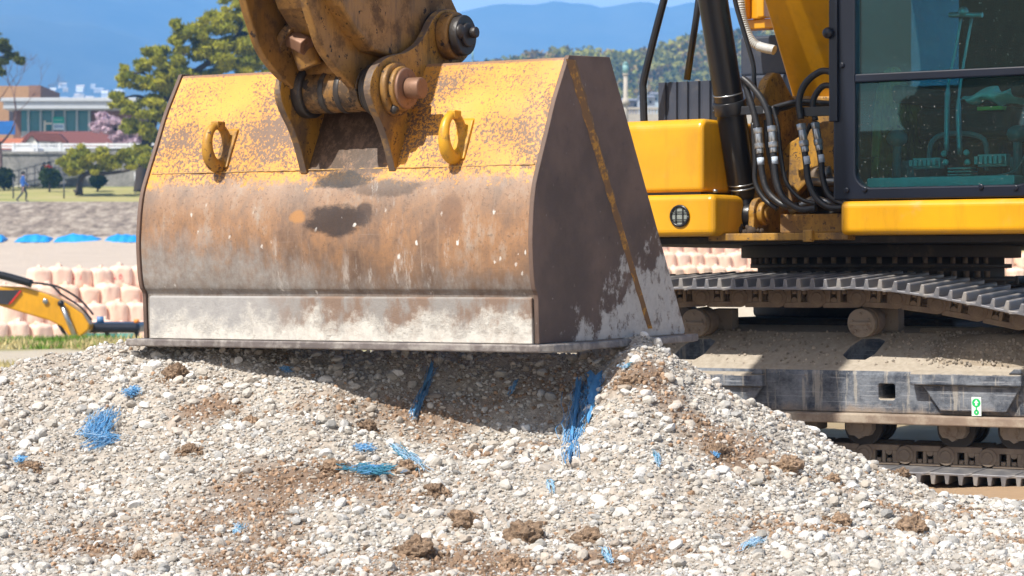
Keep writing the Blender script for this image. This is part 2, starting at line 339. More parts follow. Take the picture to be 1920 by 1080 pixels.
# =================================================================== TERRAIN
def prof(Y, X):
    P = [(-60,0),(36,0),(37,-.25),(39.5,-2.9),(119,-2.95),(121.3,1.0),(123,1.2),(137,2.95),(138.5,3.05),(147,5.22),(149.5,5.28),(165,6.72),(166.2,6.8),(166.9,9.0),(260,10),(500,14),(900,40)]
    sh = min(max((X+4)/5, 0), 1); sh = sh*sh*(3-2*sh)*(1 if Y > 60 else 0)
    Yq = Y-38*sh*min(1, (Y-60)/40) if Y > 60 else Y
    for (a, za), (b, zb) in zip(P, P[1:]):
        if Yq <= b:
            z = za+(zb-za)*(Yq-a)/(b-a); break
    else: z = P[-1][1]
    if Y < 10: z -= .09*min(1, (10-Y)/.6)
    return z+(3.5*sh if Y > 100 else 0)
def strip(name, Ys, Xs, mt, amp=.05, fr=.5, kd='structure', off=0):
    v = []; f = []
    for Y in Ys:
        for X in Xs: v.append((X, Y, prof(Y, X)+off+amp*mnoise.fractal(Vector((X*fr, Y*fr, 1.7)), .9, 2.1, 5)))
    n = len(Xs)
    for i in range(len(Ys)-1):
        for j in range(n-1): f.append((i*n+j, i*n+j+1, (i+1)*n+j+1, (i+1)*n+j))
    mb = MB(); mb.add(v, f, 0, True); o = obj(name, mb, mt); o['kind'] = kd; return o
def lin(a, b, n): return [a+(b-a)*i/(n-1) for i in range(n)]
def mat_soil():
    m = Mt('near soil', (.3, .22, .13), .95); x, y, z = m.xyz()
    a = m.mix(m.noise((1.5, 6, 6), 8, .7), (.30, .185, .10), (.52, .36, .22))
    sand = m.mix(m.noise(3, 7), (.40, .33, .24), (.56, .49, .38)); grass = m.mix(m.noise(2.2, 9, .75), (.20, .19, .06), (.42, .35, .20))
    yy = m.mth('ADD', y, m.mth('MULTIPLY', m.mth('SUBTRACT', m.noise(.35, 5), .5), 5))
    c = m.mix(m.thr(yy, 13, 18), a, grass); c = m.mix(m.thr(yy, 25.3, 26.2), c, sand); c = m.mix(m.thr(yy, 30.3, 31.4), c, grass)
    c = m.mix(m.thr(yy, 41, 48), c, sand)
    m.base(c); m.bump(m.noise((4, 14, 10), 9, .75), .6, .05); return m.m
def lerps(*seg):
    r = []
    for a, b, n in seg: r += lin(a, b, n)[:-1]
    return r+[seg[-1][1]]
XS = lerps((-900, -60, 8), (-60, -12, 30), (-12, 12, 60), (12, 60, 24), (60, 900, 8))
strip('ground', lerps((-50, 5, 4), (5, 14, 40), (14, 36, 40), (36, 41, 14), (41, 118.5, 24)), XS, mat_soil(), .035, 1.3)
m = Mt('sandy bench soil', (.5, .4, .3), .95); m.base(m.mix(m.noise((.5, 1.6, 1.6), 9, .75), (.40, .32, .25), (.60, .50, .40))); m.bump(m.noise(3, 8, .7), .6, .15)
strip('bench', lerps((118.5, 124, 16), (124, 138.4, 10)), XS, m.m, .12, .5)
m = Mt('dry grey brown slope', (.3, .26, .2), .95); m.base(m.ramp(m.noise((1.6, .9, 1.2), 8, .7), [(.36, (.16, .12, .095)), (.5, (.32, .255, .20)), (.62, (.50, .42, .33))])); m.bump(m.noise(2, 9, .8), .8, .25)
strip('embankment', lerps((138.4, 147, 14), (147, 147.6, 2)), XS, m.m, .12, .6)
strip('path', lerps((147.6, 150, 4)), XS, plain('pale path sand', (.62, .50, .36), .9, 1), .02, .4)
m = Mt('dry lawn', (.3, .3, .1), .9); m.base(m.ramp(m.noise((.12, .8, .8), 8, .7), [(.35, (.22, .25, .06)), (.5, (.36, .33, .11)), (.68, (.48, .38, .2))])); m.bump(m.noise(8, 6), .5, .1)
strip('lawn', lerps((150, 166, 12)), XS, m.m, .06, .4)
strip('terrace', lerps((166, 167, 3), (167, 204, 4), (204, 1000, 9)), XS, plain('terrace ground', (.30, .27, .21), .9, .3), .05, .2)

# =================================================================== GRAVEL PILE
ip = lambda x, P: float(np.interp(x, [p[0] for p in P], [p[1] for p in P]))
ZC = [(-2.6,.44),(-2.2,.50),(-1.88,.545),(-1.45,.655),(-1.15,.67),(-.7,.63),(0,.60),(.30,.625),(.46,.635),(.62,.565),(.9,.42),(1.12,.31),(1.36,.185),(1.6,.075),(1.9,.035),(2.2,.025),(3,.02)]
YC = [(-2.6,9.5),(-2.2,9.6),(-1.45,9.95),(-.5,9.75),(.1,9.6),(.45,9.45),(.9,9.5),(1.4,9.8),(1.9,9.75),(3,9.8)]
def sm(t): t = min(max(t, 0), 1); return t*t*(3-2*t)
def H(X, Y, fine=True):
    zc = ip(X, ZC); yc = ip(X, YC); d = yc-Y
    if d >= 0:
        Lf = 2.5; t = min(d/Lf, 1); z = zc*(1-t)**1.75*(1-.0*t)
        z = max(z, .012)
    else:
        z = zc*max(0., 1-(-d/(.5+1.6*zc)))**1.2 if zc > .08 else zc*max(0, 1+d/.25)
    # hollow scooped under the lip and the spur right of it
    z -= .10*math.exp(-(((X+.12)/.42)**2+((Y-9.1)/.28)**2))
    z += .085*math.exp(-(((X-.52+.33*(9.45-Y))/.14)**2+((Y-9.1)/.42)**2))*sm((9.9-Y)/.4)
    z -= .05*math.exp(-(((X-.22)/.12)**2+((Y-9.02)/.3)**2))
    if fine:
        k = sm((z+.02)/.12)*.75+.25
        z += k*(.05*mnoise.fractal(Vector((X*1.7, Y*1.7, 3)), 1, 2, 3)+.018*mnoise.fractal(Vector((X*8, Y*8, 9)), .8, 2.2, 4))
    e = sm((Y-9.85)/.25) if X > 1.35 else 0
    return z-.05*e
NX, NY = 330, 260; gx = np.linspace(-2.7, 2.95, NX); gy = np.linspace(6.6, 11.3, NY)
HZ = np.array([[H(x, y) for x in gx] for y in gy])
def Hs(x, y):
    fx = np.clip((x-gx[0])/(gx[-1]-gx[0])*(NX-1), 0, NX-1.001); fy = np.clip((y-gy[0])/(gy[-1]-gy[0])*(NY-1), 0, NY-1.001)
    i = fx.astype(int); j = fy.astype(int); a = fx-i; b = fy-j
    return (HZ[j, i]*(1-a)+HZ[j, i+1]*a)*(1-b)+(HZ[j+1, i]*(1-a)+HZ[j+1, i+1]*a)*b
SOILP = [(-.55,8.55,.4,.3),(-.9,8.2,.35,.3),(-.2,7.6,.5,.35),(-1.3,8.0,.25,.2),(.0,8.95,.2,.12),(.75,8.9,.2,.25),(1.25,8.8,.2,.15),(.3,7.7,.4,.2),(-.75,7.75,.3,.25),(.85,8.0,.25,.15),(1.8,8.4,.25,.2),(-1.1,9.3,.15,.1),(.5,9.1,.2,.2),(-.35,9.3,.5,.15),(1.75,9.2,.22,.12)]
def soilness(X, Y):
    s = np.zeros_like(X)
    for a, b, c, d in SOILP: s = np.maximum(s, np.exp(-(((X-a)/c)**2+((Y-b)/d)**2)))
    n = np.array([mnoise.fractal(Vector((float(x)*3.1, float(y)*3.1, 5)), .9, 2, 4) for x, y in zip(X, Y)])
    return np.clip(s*1.2+n*.8-.27, 0, 1)
def np_mesh(name, v, f, mt, col=None, smooth=False):
    me = bpy.data.meshes.new(name); me.vertices.add(len(v)); me.vertices.foreach_set('co', v.astype(np.float32).ravel())
    k = f.shape[1]; me.loops.add(f.size); me.loops.foreach_set('vertex_index', f.astype(np.int32).ravel())
    me.polygons.add(len(f)); me.polygons.foreach_set('loop_start', np.arange(0, f.size, k, dtype=np.int32))
    me.polygons.foreach_set('use_smooth', np.full(len(f), smooth)); me.update(calc_edges=True); me.materials.append(mt)
    if col is not None:
        a = me.attributes.new('tone', 'FLOAT_COLOR', 'POINT'); a.data.foreach_set('color', np.concatenate([col, np.ones((len(col), 1))], 1).astype(np.float32).ravel())
    return me
def tone_mat(name, rough=.85, bump=.5, sc=90, var=.25, bd=.004, trans=0):
    m = Mt(name, (.5, .5, .5), rough); a = m.N('ShaderNodeAttribute'); a.attribute_name = 'tone'
    v = m.ramp(m.noise(sc, 6, .7), [(.25, 1-var), (.75, 1+var)]); n = m.N('ShaderNodeMix', _data_type='RGBA', _blend_type='MULTIPLY')
    n.inputs[0].default_value = 1; m.link(a.outputs['Color'], n.inputs[6]); m.link(v, n.inputs[7]); m.base(n.outputs[2])
    if bump: m.bump(m.noise(sc*1.3, 6, .7), bump, bd)
    return m.m
XX, YY = np.meshgrid(gx, gy); so = soilness(XX.ravel(), YY.ravel())[:, None]
base = np.array([[.44, .39, .33]])*(1-so)+np.array([[.23, .155, .105]])*so
base *= (1+.12*rng.standard_normal((len(base), 1)))
idx = np.arange(NX*NY).reshape(NY, NX); ff = np.stack([idx[:-1, :-1], idx[:-1, 1:], idx[1:, 1:], idx[1:, :-1]], -1).reshape(-1, 4)
pile = bpy.data.objects.new('gravel_pile', np_mesh('gravel_pile', np.stack([XX, YY, HZ], -1).reshape(-1, 3), ff, tone_mat('sandy fines', .95, .9, 60, .4, .012), base, True))
C.objects.link(pile); pile['kind'] = 'structure'
def ico(sub):
    bm = bmesh.new(); bmesh.ops.create_icosphere(bm, subdivisions=sub, radius=1); bm.verts.ensure_lookup_table()
    v = np.array([x.co[:] for x in bm.verts]); f = np.array([[a.index for a in p.verts] for p in bm.faces]); bm.free(); return v, f
def scatter(n, smin, smax, sub, pw=1.0, soilcut=.5, hard=.34, region=None):
    V, Fc = ico(sub)
    # angular variants: cut a sphere by random planes
    var = []
    for k in range(14):
        v = V.copy()
        for _ in range(9):
            d = rng.standard_normal(3); d /= np.linalg.norm(d); h = .62+.3*rng.random(); t = v@d
            v = v-np.outer(np.maximum(t-h, 0), d)
        v *= 1+hard*.35*(rng.random((len(v), 1))-.5); var.append(v)
    var = np.array(var)
    # spread evenly over the visible ground
    X = rng.uniform(-2.6, 2.9, n*2); Y = 6.62+(10.35-6.62)*rng.random(n*2)
    so = soilness(X, Y); ok = rng.random(n*2) > so*soilcut*1.3
    ok &= np.abs(X) < .21*Y+.05; ok &= ~((X > 1.3) & (Y > 9.98+.06*np.sin(X*9)))
    X, Y, so = X[ok][:n], Y[ok][:n], so[ok][:n]; n = len(X)
    s = (smin+(smax-smin)*rng.random(n)**pw)*.5; Z = Hs(X, Y)+s*.28
    q = rng.standard_normal((n, 4)); q /= np.linalg.norm(q, axis=1)[:, None]; w, a, b, c = q.T
    Rm = np.stack([1-2*(b*b+c*c), 2*(a*b-c*w), 2*(a*c+b*w), 2*(a*b+c*w), 1-2*(a*a+c*c), 2*(b*c-a*w), 2*(a*c-b*w), 2*(b*c+a*w), 1-2*(a*a+b*b)], -1).reshape(n, 3, 3)
    scl = np.stack([1+.35*rng.random(n), .85+.25*rng.random(n), .6+.3*rng.random(n)], -1)*s[:, None]
    vv = var[rng.integers(0, len(var), n)]*scl[:, None, :]; vv = np.einsum('nij,nkj->nki', Rm, vv); vv[:, :, 2] *= .8
    vv += np.stack([X, Y, Z], -1)[:, None, :]
    f = (Fc[None]+(np.arange(n)*len(V))[:, None, None]).reshape(-1, 3)
    pal = .93*np.array([[.63,.60,.55],[.56,.525,.47],[.72,.70,.66],[.46,.43,.38],[.41,.40,.38],[.50,.455,.395],[.62,.605,.58],[.33,.32,.30]])
    pr = np.array([.2,.2,.15,.13,.08,.12,.09,.03]); col = .93*pal[rng.choice(8, n, p=pr)]*(1+.13*rng.standard_normal((n, 1)))
    dirty = (rng.random(n) < .25+.75*so)[:, None]*rng.random((n, 1)); col = col*(1-dirty*.55)+np.array([.34, .25, .17])*dirty*.55
    return vv.reshape(-1, 3), f, np.repeat(np.clip(col, .03, .85), len(V), 0)
GM = tone_mat('limestone gravel', .88, .35, 130, .16)
vs, fs, cs, o0 = [], [], [], 0
for args in ((4200, .022, .052, 2, 2.6, .6), (26000, .012, .024, 1, 1.5, .55), (60000, .005, .013, 1, 1.0, .35)):
    v, f, c = scatter(*args); c = c*(.78 if args[1] < .01 else (.92 if args[1] < .02 else 1)); vs.append(v); fs.append(f+o0); cs.append(c); o0 += len(v)
# brown crumbs where soil is mixed in
V1, F1 = ico(1); n = 70000; X = rng.uniform(-2.5, 2.8, n); Y = 6.8+3.3*rng.random(n); so = soilness(X, Y); ok = (rng.random(n) < so*1.1+.05) & (np.abs(X) < .21*Y+.05); X, Y, so = X[ok], Y[ok], so[ok]; n = len(X)
s_ = (.0022+.0085*rng.random(n)**3); v = V1[None]*s_[:, None, None]*(1+.9*(rng.random((n, len(V1), 1))-.5)); v += np.stack([X, Y, Hs(X, Y)+s_*.3], -1)[:, None, :]
col = np.array([[.29, .19, .12]])*(.55+.9*rng.random((n, 1))); vs.append(v.reshape(-1, 3)); fs.append((F1[None]+(np.arange(n)*len(V1))[:, None, None]).reshape(-1, 3)+o0); cs.append(np.repeat(col, len(V1), 0)); o0 += n*len(V1)
g = bpy.data.objects.new('gravel', np_mesh('gravel', np.concatenate(vs), np.concatenate(fs), GM, np.concatenate(cs)))
C.objects.link(g); g['kind'] = 'stuff'

# countable lumps of soil, blue netting and dry tufts on the pile
def hit(px, py):
    """walk the view ray down to the pile"""
    for k in range(900):
        Y = 6.8+k*.005; z = EYE+(HY-py)/F*Y; X = (px-CX)/F*Y
        if abs(X) < 2.6 and H(X, Y) >= z: return Vector((X, Y, z))
    return Vector(((px-CX)/F*9.6, 9.6, EYE+(HY-py)/F*9.6))
CLOD = tone_mat('crumbly brown soil', .98, 1.0, 70, .45, .02)
V3, F3 = ico(4)
def clod(px, py, r, label):
    p = hit(px, py); p.z += r*.25; o = Vector((random.random()*50,)*3)
    d = np.array([1+.42*mnoise.fractal(Vector(v)*1.6+o, .65, 2.1, 6) for v in V3]); v = V3*d[:, None]*np.array([r, r*.85, r*.8])
    # crumbs around it
    cc = np.repeat(np.array([[.36, .245, .16]])*random.uniform(.75, 1.2), len(v), 0)*(1+.25*rng.standard_normal((len(v), 1)))
    VV, FF, CC = [v], [F3], [cc]; b = len(v); v1, f1 = ico(1)
    for _ in range(190):
        a = random.uniform(0, 6.28); q = r*(.6+abs(random.gauss(0, .6))); X, Y = q*math.cos(a), q*math.sin(a)*.7
        s = random.uniform(.002, .006); z = H(p.x+X, p.y+Y)-p.z+s*.6
        VV.append(v1*s*(1+.5*(rng.random((len(v1), 1))-.5))+np.array([X, Y, z])); FF.append(f1+b); b += len(v1)
        CC.append(np.repeat(np.array([[.33, .22, .14]])*random.uniform(.6, 1.3), len(v1), 0))
    ob = bpy.data.objects.new('soil_clod', np_mesh('soil_clod', np.concatenate(VV), np.concatenate(FF), CLOD, np.clip(np.concatenate(CC), .02, .6)))
    C.objects.link(ob); put(ob, Matrix.Translation(p)); tag(ob, label, 'soil clod', 'brown soil clods in the gravel')
for a in ((330, 706, .045, 'tan rooty clod of soil on the gravel below the bucket\'s left lip corner'),
          (690, 805, .03, 'brown clod just under the shadow edge, above the blue scraps'),
          (762, 882, .034, 'round tan clod right of the teal net tuft'),
          (815, 925, .032, 'flat topped tan clod below and right of the blue net scraps'),
          (470, 795, .028, 'small dark clod on the gravel left of the shadow tip'),
          (625, 885, .04, 'dark reddish brown clod left of the teal net tuft'),
          (355, 850, .03, 'brown clod on the left gravel slope between the two blue net patches'),
          (985, 1015, .06, 'largest dark rooty clod at the bottom centre of the pile'),
          (1100, 1020, .045, 'pale brown lumpy clod right of the largest bottom clod'),
          (960, 1062, .03, 'reddish clod touching the bottom edge of the photo'),
          (870, 985, .045, 'dark fibrous clod left of the largest bottom clod'),
          (1180, 720, .028, 'brown clod on the crest just right of the bucket\'s lip'),
          (1480, 880, .045, 'dark brown clod on the right slope below the crawler track'),
          (1345, 850, .03, 'small clod high on the right slope below the track frame'),
          (1560, 905, .028, 'brown clod near the right end of the lit slope'),
          (1710, 1000, .05, 'dark rooty clod on the flat gravel at the right of the photo'),
          (1575, 985, .035, 'reddish brown clod on the gravel below the track shoes'),
          (270, 1050, .03, 'tan clod at the bottom left of the pile'),
          (60, 880, .028, 'tan clod at the far left beside a blue thread'),
          (1690, 893, .03, 'dark soil lump lying against the lower track shoes'),
          (780, 1040, .05, 'brown crumbly clod at the bottom left of the centre')): clod(*a)
NET = [plain('blue net fibre', (.10, .30, .56), .5, 30, .35, 0), plain('pale blue net fibre', (.34, .50, .66), .6, 30, .3, 0), plain('teal net fibre', (.05, .24, .36), .5, 30, .4, 0)]
def net(pts, wd, n, label, mi=0, sheet=None, rr=.0009, name='blue_net'):
    """bundle of torn fibres following the ground along pts; optional woven strip"""
    P = [hit(*p) for p in pts]; mb = MB(); ori = P[0].copy()
    for _ in range(n):
        t0 = random.uniform(0, .55); t1 = min(1, t0+random.uniform(.25, .6)); off = Vector((random.gauss(0, wd), random.gauss(0, wd), random.uniform(0, wd*.8)))
        Q = []
        for k in range(6):
            t = (t0+(t1-t0)*k/5)*(len(P)-1); i = min(int(t), len(P)-2) if len(P) > 1 else 0
            q = P[i].lerp(P[min(i+1, len(P)-1)], t-i)+off*(1+.5*random.random())+Vector((random.gauss(0, wd*.5), random.gauss(0, wd*.4), random.random()*wd*.55))
            q.y -= .012; q.z = max(q.z, H(q.x, q.y)+.012); Q.append(q-ori)
        mb.tube(Q, rr*random.uniform(.7, 1.5), 4, random.choice([0, 0, 0, 1]), 2)
    if sheet:
        for (w0, w1, o_) in sheet:
            L = []; n_ = 14
            for k in range(n_+1):
                t = k/n_*(len(P)-1); i = min(int(t), len(P)-2); q = P[i].lerp(P[i+1], t-i); w = w0+(w1-w0)*k/n_
                for j in range(5):
                    u = (j/4-.5)*w*(1+.25*math.sin(k*2.3+j)); z = q.z+.02+.012*math.sin(j*2.1+k*.9)
                    L.append(Vector((q.x+u+o_, q.y-.03+.006*math.cos(j*1.7), z))-ori)
            mb.add(L, [(k*5+j, k*5+j+1, k*5+j+6, k*5+j+5) for k in range(n_) for j in range(4)], 0, True)
            mb.add([l+Vector((0, .003, -.001)) for l in L], [(k*5+j, k*5+j+1, k*5+j+6, k*5+j+5) for k in range(n_) for j in range(4)], 1, True)
    o = obj(name, mb, [NET[mi], NET[(mi+1) % 3]], None, Matrix.Translation(ori))
    tag(o, label, 'plastic net', 'torn blue plastic net in the gravel')
net([(1112, 708), (1110, 745), (1098, 800)], .012, 60, 'widest strip of blue woven plastic hanging at the right end of the bucket\'s shadow', 0, [(.060, .016, .008)])
net([(1085, 720), (1080, 780), (1072, 830), (1068, 875)], .012, 110, 'long frayed blue fibres left of and below the wide blue strip', 0, [(.02, .008, 0)])
net([(812, 690), (800, 725), (785, 765), (776, 788)], .006, 60, 'narrow twisted blue strip hanging in the shade under the bucket middle', 0, [(.010, .003, 0)])
net([(205, 772), (192, 800), (178, 822), (205, 828), (168, 848)], .017, 230, 'large tangle of bright blue net on the left gravel slope', 0)
net([(680, 890), (715, 890)], .024, 130, 'round teal and blue net tuft below the shadow, left of the centre', 2)
net([(680, 838), (684, 850)], .012, 80, 'small deep blue scrap above the teal tuft', 0)
net([(735, 835), (765, 862), (795, 890)], .012, 50, 'trail of thin blue fibres running right and down from above the teal tuft', 1)
net([(250, 730), (246, 748)], .012, 70, 'small blue net scrap on the upper left slope near the tan clod', 0)
net([(1030, 905), (1036, 930)], .006, 26, 'few blue threads on the gravel straight below the long frayed strip', 1)
net([(970, 712), (955, 745)], .004, 24, 'thin blue thread in the shade midway between the two hanging strips', 0)
net([(1130, 1030), (1145, 1065)], .006, 30, 'pale blue thread near the bottom edge, right of the centre', 1)
net([(1175, 685), (1172, 695)], .008, 30, 'pale blue scrap on the crest beside the bucket\'s lip', 1)
net([(1390, 1040), (1430, 1010)], .01, 40, 'pale blue threads on the lower right gravel', 1)
net([(1345, 840), (1340, 860)], .005, 30, 'short blue thread on the right slope below the track frame', 0)
net([(440, 1005), (452, 985)], .008, 30, 'short blue thread low on the left part of the pile', 1)
net([(40, 858), (36, 870)], .008, 40, 'blue scrap at the left edge of the photo', 0)
net([(530, 690), (545, 700)], .006, 30, 'tiny blue threads in the shade under the lip\'s left part', 0)
net([(1230, 850), (1236, 880)], .005, 24, 'thin pale blue fibres on the lit slope right of the hanging strips', 1)

# =================================================================== EXCAVATOR
EX = empty('excavator', (UF.ox, UF.oy, 0), -R(33))
tag(EX, 'large yellow crawler excavator with a dusty wide bucket lowered onto the gravel pile', 'excavator')
BM, TM, UM = BF.M, TF.M @ Matrix.Translation((0, 0, .45)) @ Matrix.Rotation(R(3.2), 4, 'X') @ Matrix.Translation((0, 0, -.45)), UF.M
# ---- bucket
BW = 1.715
front = [BF.yz(*p, 0) for p in [(1065,108),(1052,150),(1040,190),(1026,250),(1012,308),(1004,345),(1000,380),(998,415),(997,450),(998,485),(1000,520),(1003,542),(1008,560),(1010,645)]]
TOPB, LIPB = BF.yz(1140, 110, 0), BF.yz(1280, 626, 0)
def offs(pts, d):
    out = []
    for i, p in enumerate(pts):
        a = pts[max(i-1, 0)]; b = pts[min(i+1, len(pts)-1)]; tx, tz = b[0]-a[0], b[1]-a[1]; l = math.hypot(tx, tz)
        out.append((p[0]-tz/l*d, p[1]+tx/l*d))
    return out
pw = []                                              # refine the curve
for i in range(len(front)-1):
    a, b, c, d = front[max(i-1, 0)], front[i], front[i+1], front[min(i+2, len(front)-1)]
    n_s = 1 if i in (12,) else 5
    for k in range(n_s):
        t = k/n_s; q = []
        for j in (0, 1):
            q.append(.5*((2*b[j])+(c[j]-a[j])*t+(2*a[j]-5*b[j]+4*c[j]-d[j])*t*t+(3*b[j]-a[j]-3*c[j]+d[j])*t**3))
        pw.append(tuple(q))
pw.append(front[-1])
inner = offs(pw, -.022)
if inner[5][0] < pw[5][0]: inner = offs(pw, .022)
mb = MB()
NXB = 60
def shell(mb, outer, inner, x0, x1, nx, wob=.004, m=0):
    n = len(outer); vs = []
    for i in range(nx+1):
        x = x0+(x1-x0)*i/nx
        for p in outer:
            w = wob*mnoise.fractal(Vector((x*2.3, p[1]*3.1, 4)), 1, 2, 3) if 0 < i < nx else 0
            vs.append((x, p[0]+w, p[1]))
        for p in inner[::-1]: vs.append((x, p[0], p[1]))
    k = 2*n
    fs = [(i*k+j, i*k+(j+1) % k, (i+1)*k+(j+1) % k, (i+1)*k+j) for i in range(nx) for j in range(k)]
    mb.add(vs, fs, m, True); mb.add(vs[:k], [list(range(k))], m); mb.add(vs[-k:], [list(range(k))], m)
shell(mb, pw, inner, -BW+.012, -.012, NXB, .009)
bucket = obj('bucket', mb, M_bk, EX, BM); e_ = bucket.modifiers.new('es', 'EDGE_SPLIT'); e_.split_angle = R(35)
bucket['label'] = 'wide slope bucket, yellow paint worn to rust above and grey slurry below'
# top plate and tube behind it
mb = MB(); tf = front[0]; mb.prism([(tf[0]+.004, tf[1]-.02), (tf[0]+.004, tf[1]+.002), (TOPB[0], TOPB[1]+.002), (TOPB[0], TOPB[1]-.02)], -BW+.012, -.012, 0)
mb.prism([(TOPB[0]-.02, TOPB[1]-.021), (TOPB[0], TOPB[1]-.021), (TOPB[0]+.1, 1.38), (TOPB[0]+.08, 1.38)], -BW+.012, -.012, 0)
obj('top_plate', mb, M_bk, bucket, BM, .004)
sp_ = [(p[0]-.010, p[1]) for p in pw]; sp_[0] = (pw[0][0]-.006, pw[0][1]+.008)
side = sp_+[LIPB, (LIPB[0]+.005, LIPB[1]+.02), (TOPB[0], TOPB[1]+.006)]
for x0, x1 in ((-.010, .008), (-BW-.006, -BW+.010)):
    mb = MB(); mb.prism(side, x0, x1, 0); obj('side_plate', mb, M_bs if x0 > -1 else M_bs, bucket, BM, .003)
# yellow bead bent down the right side plate
mb = MB(); a, b = BF.yz(1070, 112, .008), BF.yz(1218, 616, .008)
n = 40; vs = []; w = .036
for i in range(n+1):
    t = i/n; y = a[0]+(b[0]-a[0])*t; z = a[1]+(b[1]-a[1])*t; ww = w*(1-.55*t)*(1+.12*math.sin(i*1.7)+.08*math.sin(i*4.1))
    vs += [(.0085, y-ww, z), (.0085+.012, y, z), (.0085, y+ww*1.1, z)]
mb.add(vs, [(i*3+j, i*3+j+1, i*3+j+4, i*3+j+3) for i in range(n) for j in (0, 1)], 0, False)
obj('side_bead', mb, M_rib, bucket, BM)
# lower plate, lip, weld beads
lo = front[12]; hi = front[13]
mb = MB(); t = .016; mb.prism([(lo[0]-.002, lo[1]+.006), (lo[0]-t, lo[1]), (hi[0]-t-.002, hi[1]), (hi[0], hi[1])], -BW+.03, -.016, 0)
obj('wear_plate', mb, M_lp, bucket, BM, .003)
mb = MB(); zl = hi[1]
lipv = [(-BW-.075, -.035), (.02, -.035), (.05, .02), (.055, LIPB[0]-.02), (.02, LIPB[0]+.10), (-.02, LIPB[0]+.10), (-.02, .30), (-BW+.02, .30), (-BW+.02, LIPB[0]), (-BW-.05, LIPB[0]), (-BW-.06, .04)]
vs = [(x, y, zl-.030+max(y, 0)*.012) for x, y in lipv]+[(x, y, zl-.002+max(y, 0)*.012) for x, y in lipv]; n = len(lipv)
mb.add(vs, [list(range(n))[::-1], list(range(n, 2*n))]+[(i, (i+1) % n, n+(i+1) % n, n+i) for i in range(n)])
obj('lip', mb, M_lip, bucket, BM, .006, 3)
mb = MB()
zf = front[4][1]
def yat(z):
    for p, q in zip(pw, pw[1:]):
        if p[1] >= z >= q[1]: return p[0]+(q[0]-p[0])*(p[1]-z)/(p[1]-q[1]+1e-9)
    return pw[0][0]
def bead(z, r, x0, x1, amp=.001):
    mb.tube([(x0+(x1-x0)*i/120, yat(z)-r*.3+amp*random.uniform(-1, 1), z+amp*random.uniform(-1, 1)) for i in range(121)], r, 6, 0, 1)
bead(zf, .003, -BW+.02, -.02)
obj('weld_bead', mb, worn('scuffed weld', (.62, .36, .09), .55, dirt=(.22, .15, .1), lo=.42, hi=.56, sc=20), bucket, BM)
# hanging lug rings
def lug(px, py):
    x, z = BF.xz(px, py, yat(1.38)); y0 = yat(z); r = .068
    mb = MB(); c = (x, y0-.052, z+.01)
    pts = [(x, c[1]+math.sin(a)*r*.92, c[2]+math.cos(a)*r*1.12) for a in [2*math.pi*i/22 for i in range(23)]]
    mb.tube(pts, lambda t: .0205-.0055*math.cos(t*6.28), 10, 0, 1)
    mb.prism([(yat(z-.075)+.01, z-.075), (yat(z-.07)-.012, z-.07), (yat(z+.07)-.012, z+.07), (yat(z+.085)+.01, z+.085)], x-.02, x+.038, 0)
    mb.box(x-.017, x+.017, c[1]-.018, c[1]+.03, c[2]+r*1.12-.015, c[2]+r*1.12+.016)
    return obj('lifting_eye', mb, M_yel2 if px < 500 else worn('bright lug paint', (.62, .32, .02), .4, dirt=(.13, .08, .05), lo=.5, hi=.66, sc=14), bucket, BM, .004)
lug(424, 280); lug(864, 262)
# ears (hinge plates)
def ear(xe, th, m=M_yel2):
    P = [(742,322),(731,275),(718,235),(702,200),(694,168),(699,138),(712,118),(730,106),(748,101),(762,98),(785,82),(800,60),(812,36),(828,20),(850,18),(872,34),(884,62),(884,92),(868,116),(840,130),(830,170),(815,230),(790,322)]
    pts = [BF.yz(px, py, XE) for px, py in P]
    Q = []
    for i in range(len(pts)-1):
        a, b, c, d = pts[max(i-1, 0)], pts[i], pts[i+1], pts[min(i+2, len(pts)-1)]
        for k in range(4):
            t = k/4; Q.append(tuple(.5*((2*b[j])+(c[j]-a[j])*t+(2*a[j]-5*b[j]+4*c[j]-d[j])*t*t+(3*b[j]-a[j]-3*c[j]+d[j])*t**3) for j in (0, 1)))
    Q.append(pts[-1]); mb = MB(); mb.prism(Q, xe-th, xe, 0)
    for i in range(2, len(mb.m)): mb.m[i] = 1
    return mb
XE = BF.Y(742, 316, .0)[0]
PA = Vector((XE, *BF.yz(737, 167, XE))); PB = Vector((XE, *BF.yz(838, 68, XE)))
XL = XE-.386
print('ears', XE, PA, PB)
M_edge = worn('burnt steel edge', (.13, .09, .065), .5, dirt=(.32, .19, .07), lo=.5, hi=.62, sc=20, bump=.4)
obj('hinge_plate', ear(XE, .030), [M_yel2, M_edge], bucket, BM, .004)
obj('hinge_plate', ear(XL, .030), [M_yel2, M_edge], bucket, BM, .004)
# doubler plates beside the right hinge plate (its lit outer face is buttressed onto the panel)
mb = MB()
def boss(xa, xb, P, r, m=0, n=36): mb.cyl((xa, P.y, P.z), (xb, P.y, P.z), r, None, n, m)
boss(XE, XE+.028, PA, .098); boss(XE+.028, XE+.05, PA, .080, 0); 
boss(XL-.030-.035, XL-.030, PA, .088)
multi('pin_boss', mb, M_link, bucket, BM, .008)
mb = MB(); boss(XE-.030-.05, XE-.030, PA, .098); boss(XE-.095, XE-.081, PA, .088); boss(XL, XL+.045, PA, .094); multi('pin_seal', mb, M_grease, bucket, BM, .006)
mb = MB(); boss(XE+.05, XE+.064, PA, .074); boss(XE+.064, XE+.125, PA, .038); obj('link_pin', mb, M_pin, bucket, BM, .005)
mb = MB(); boss(XE, XE+.05, PB, .088); multi('pin_boss', mb, M_link, bucket, BM, .006)
mb = MB(); boss(XE+.05, XE+.085, PB, .075); boss(XE+.0855, XE+.10, PB, .045); mb.cyl((XE+.10, PB.y+.01, PB.z+.01), (XE+.125, PB.y+.01, PB.z+.01), .022, None, 8)
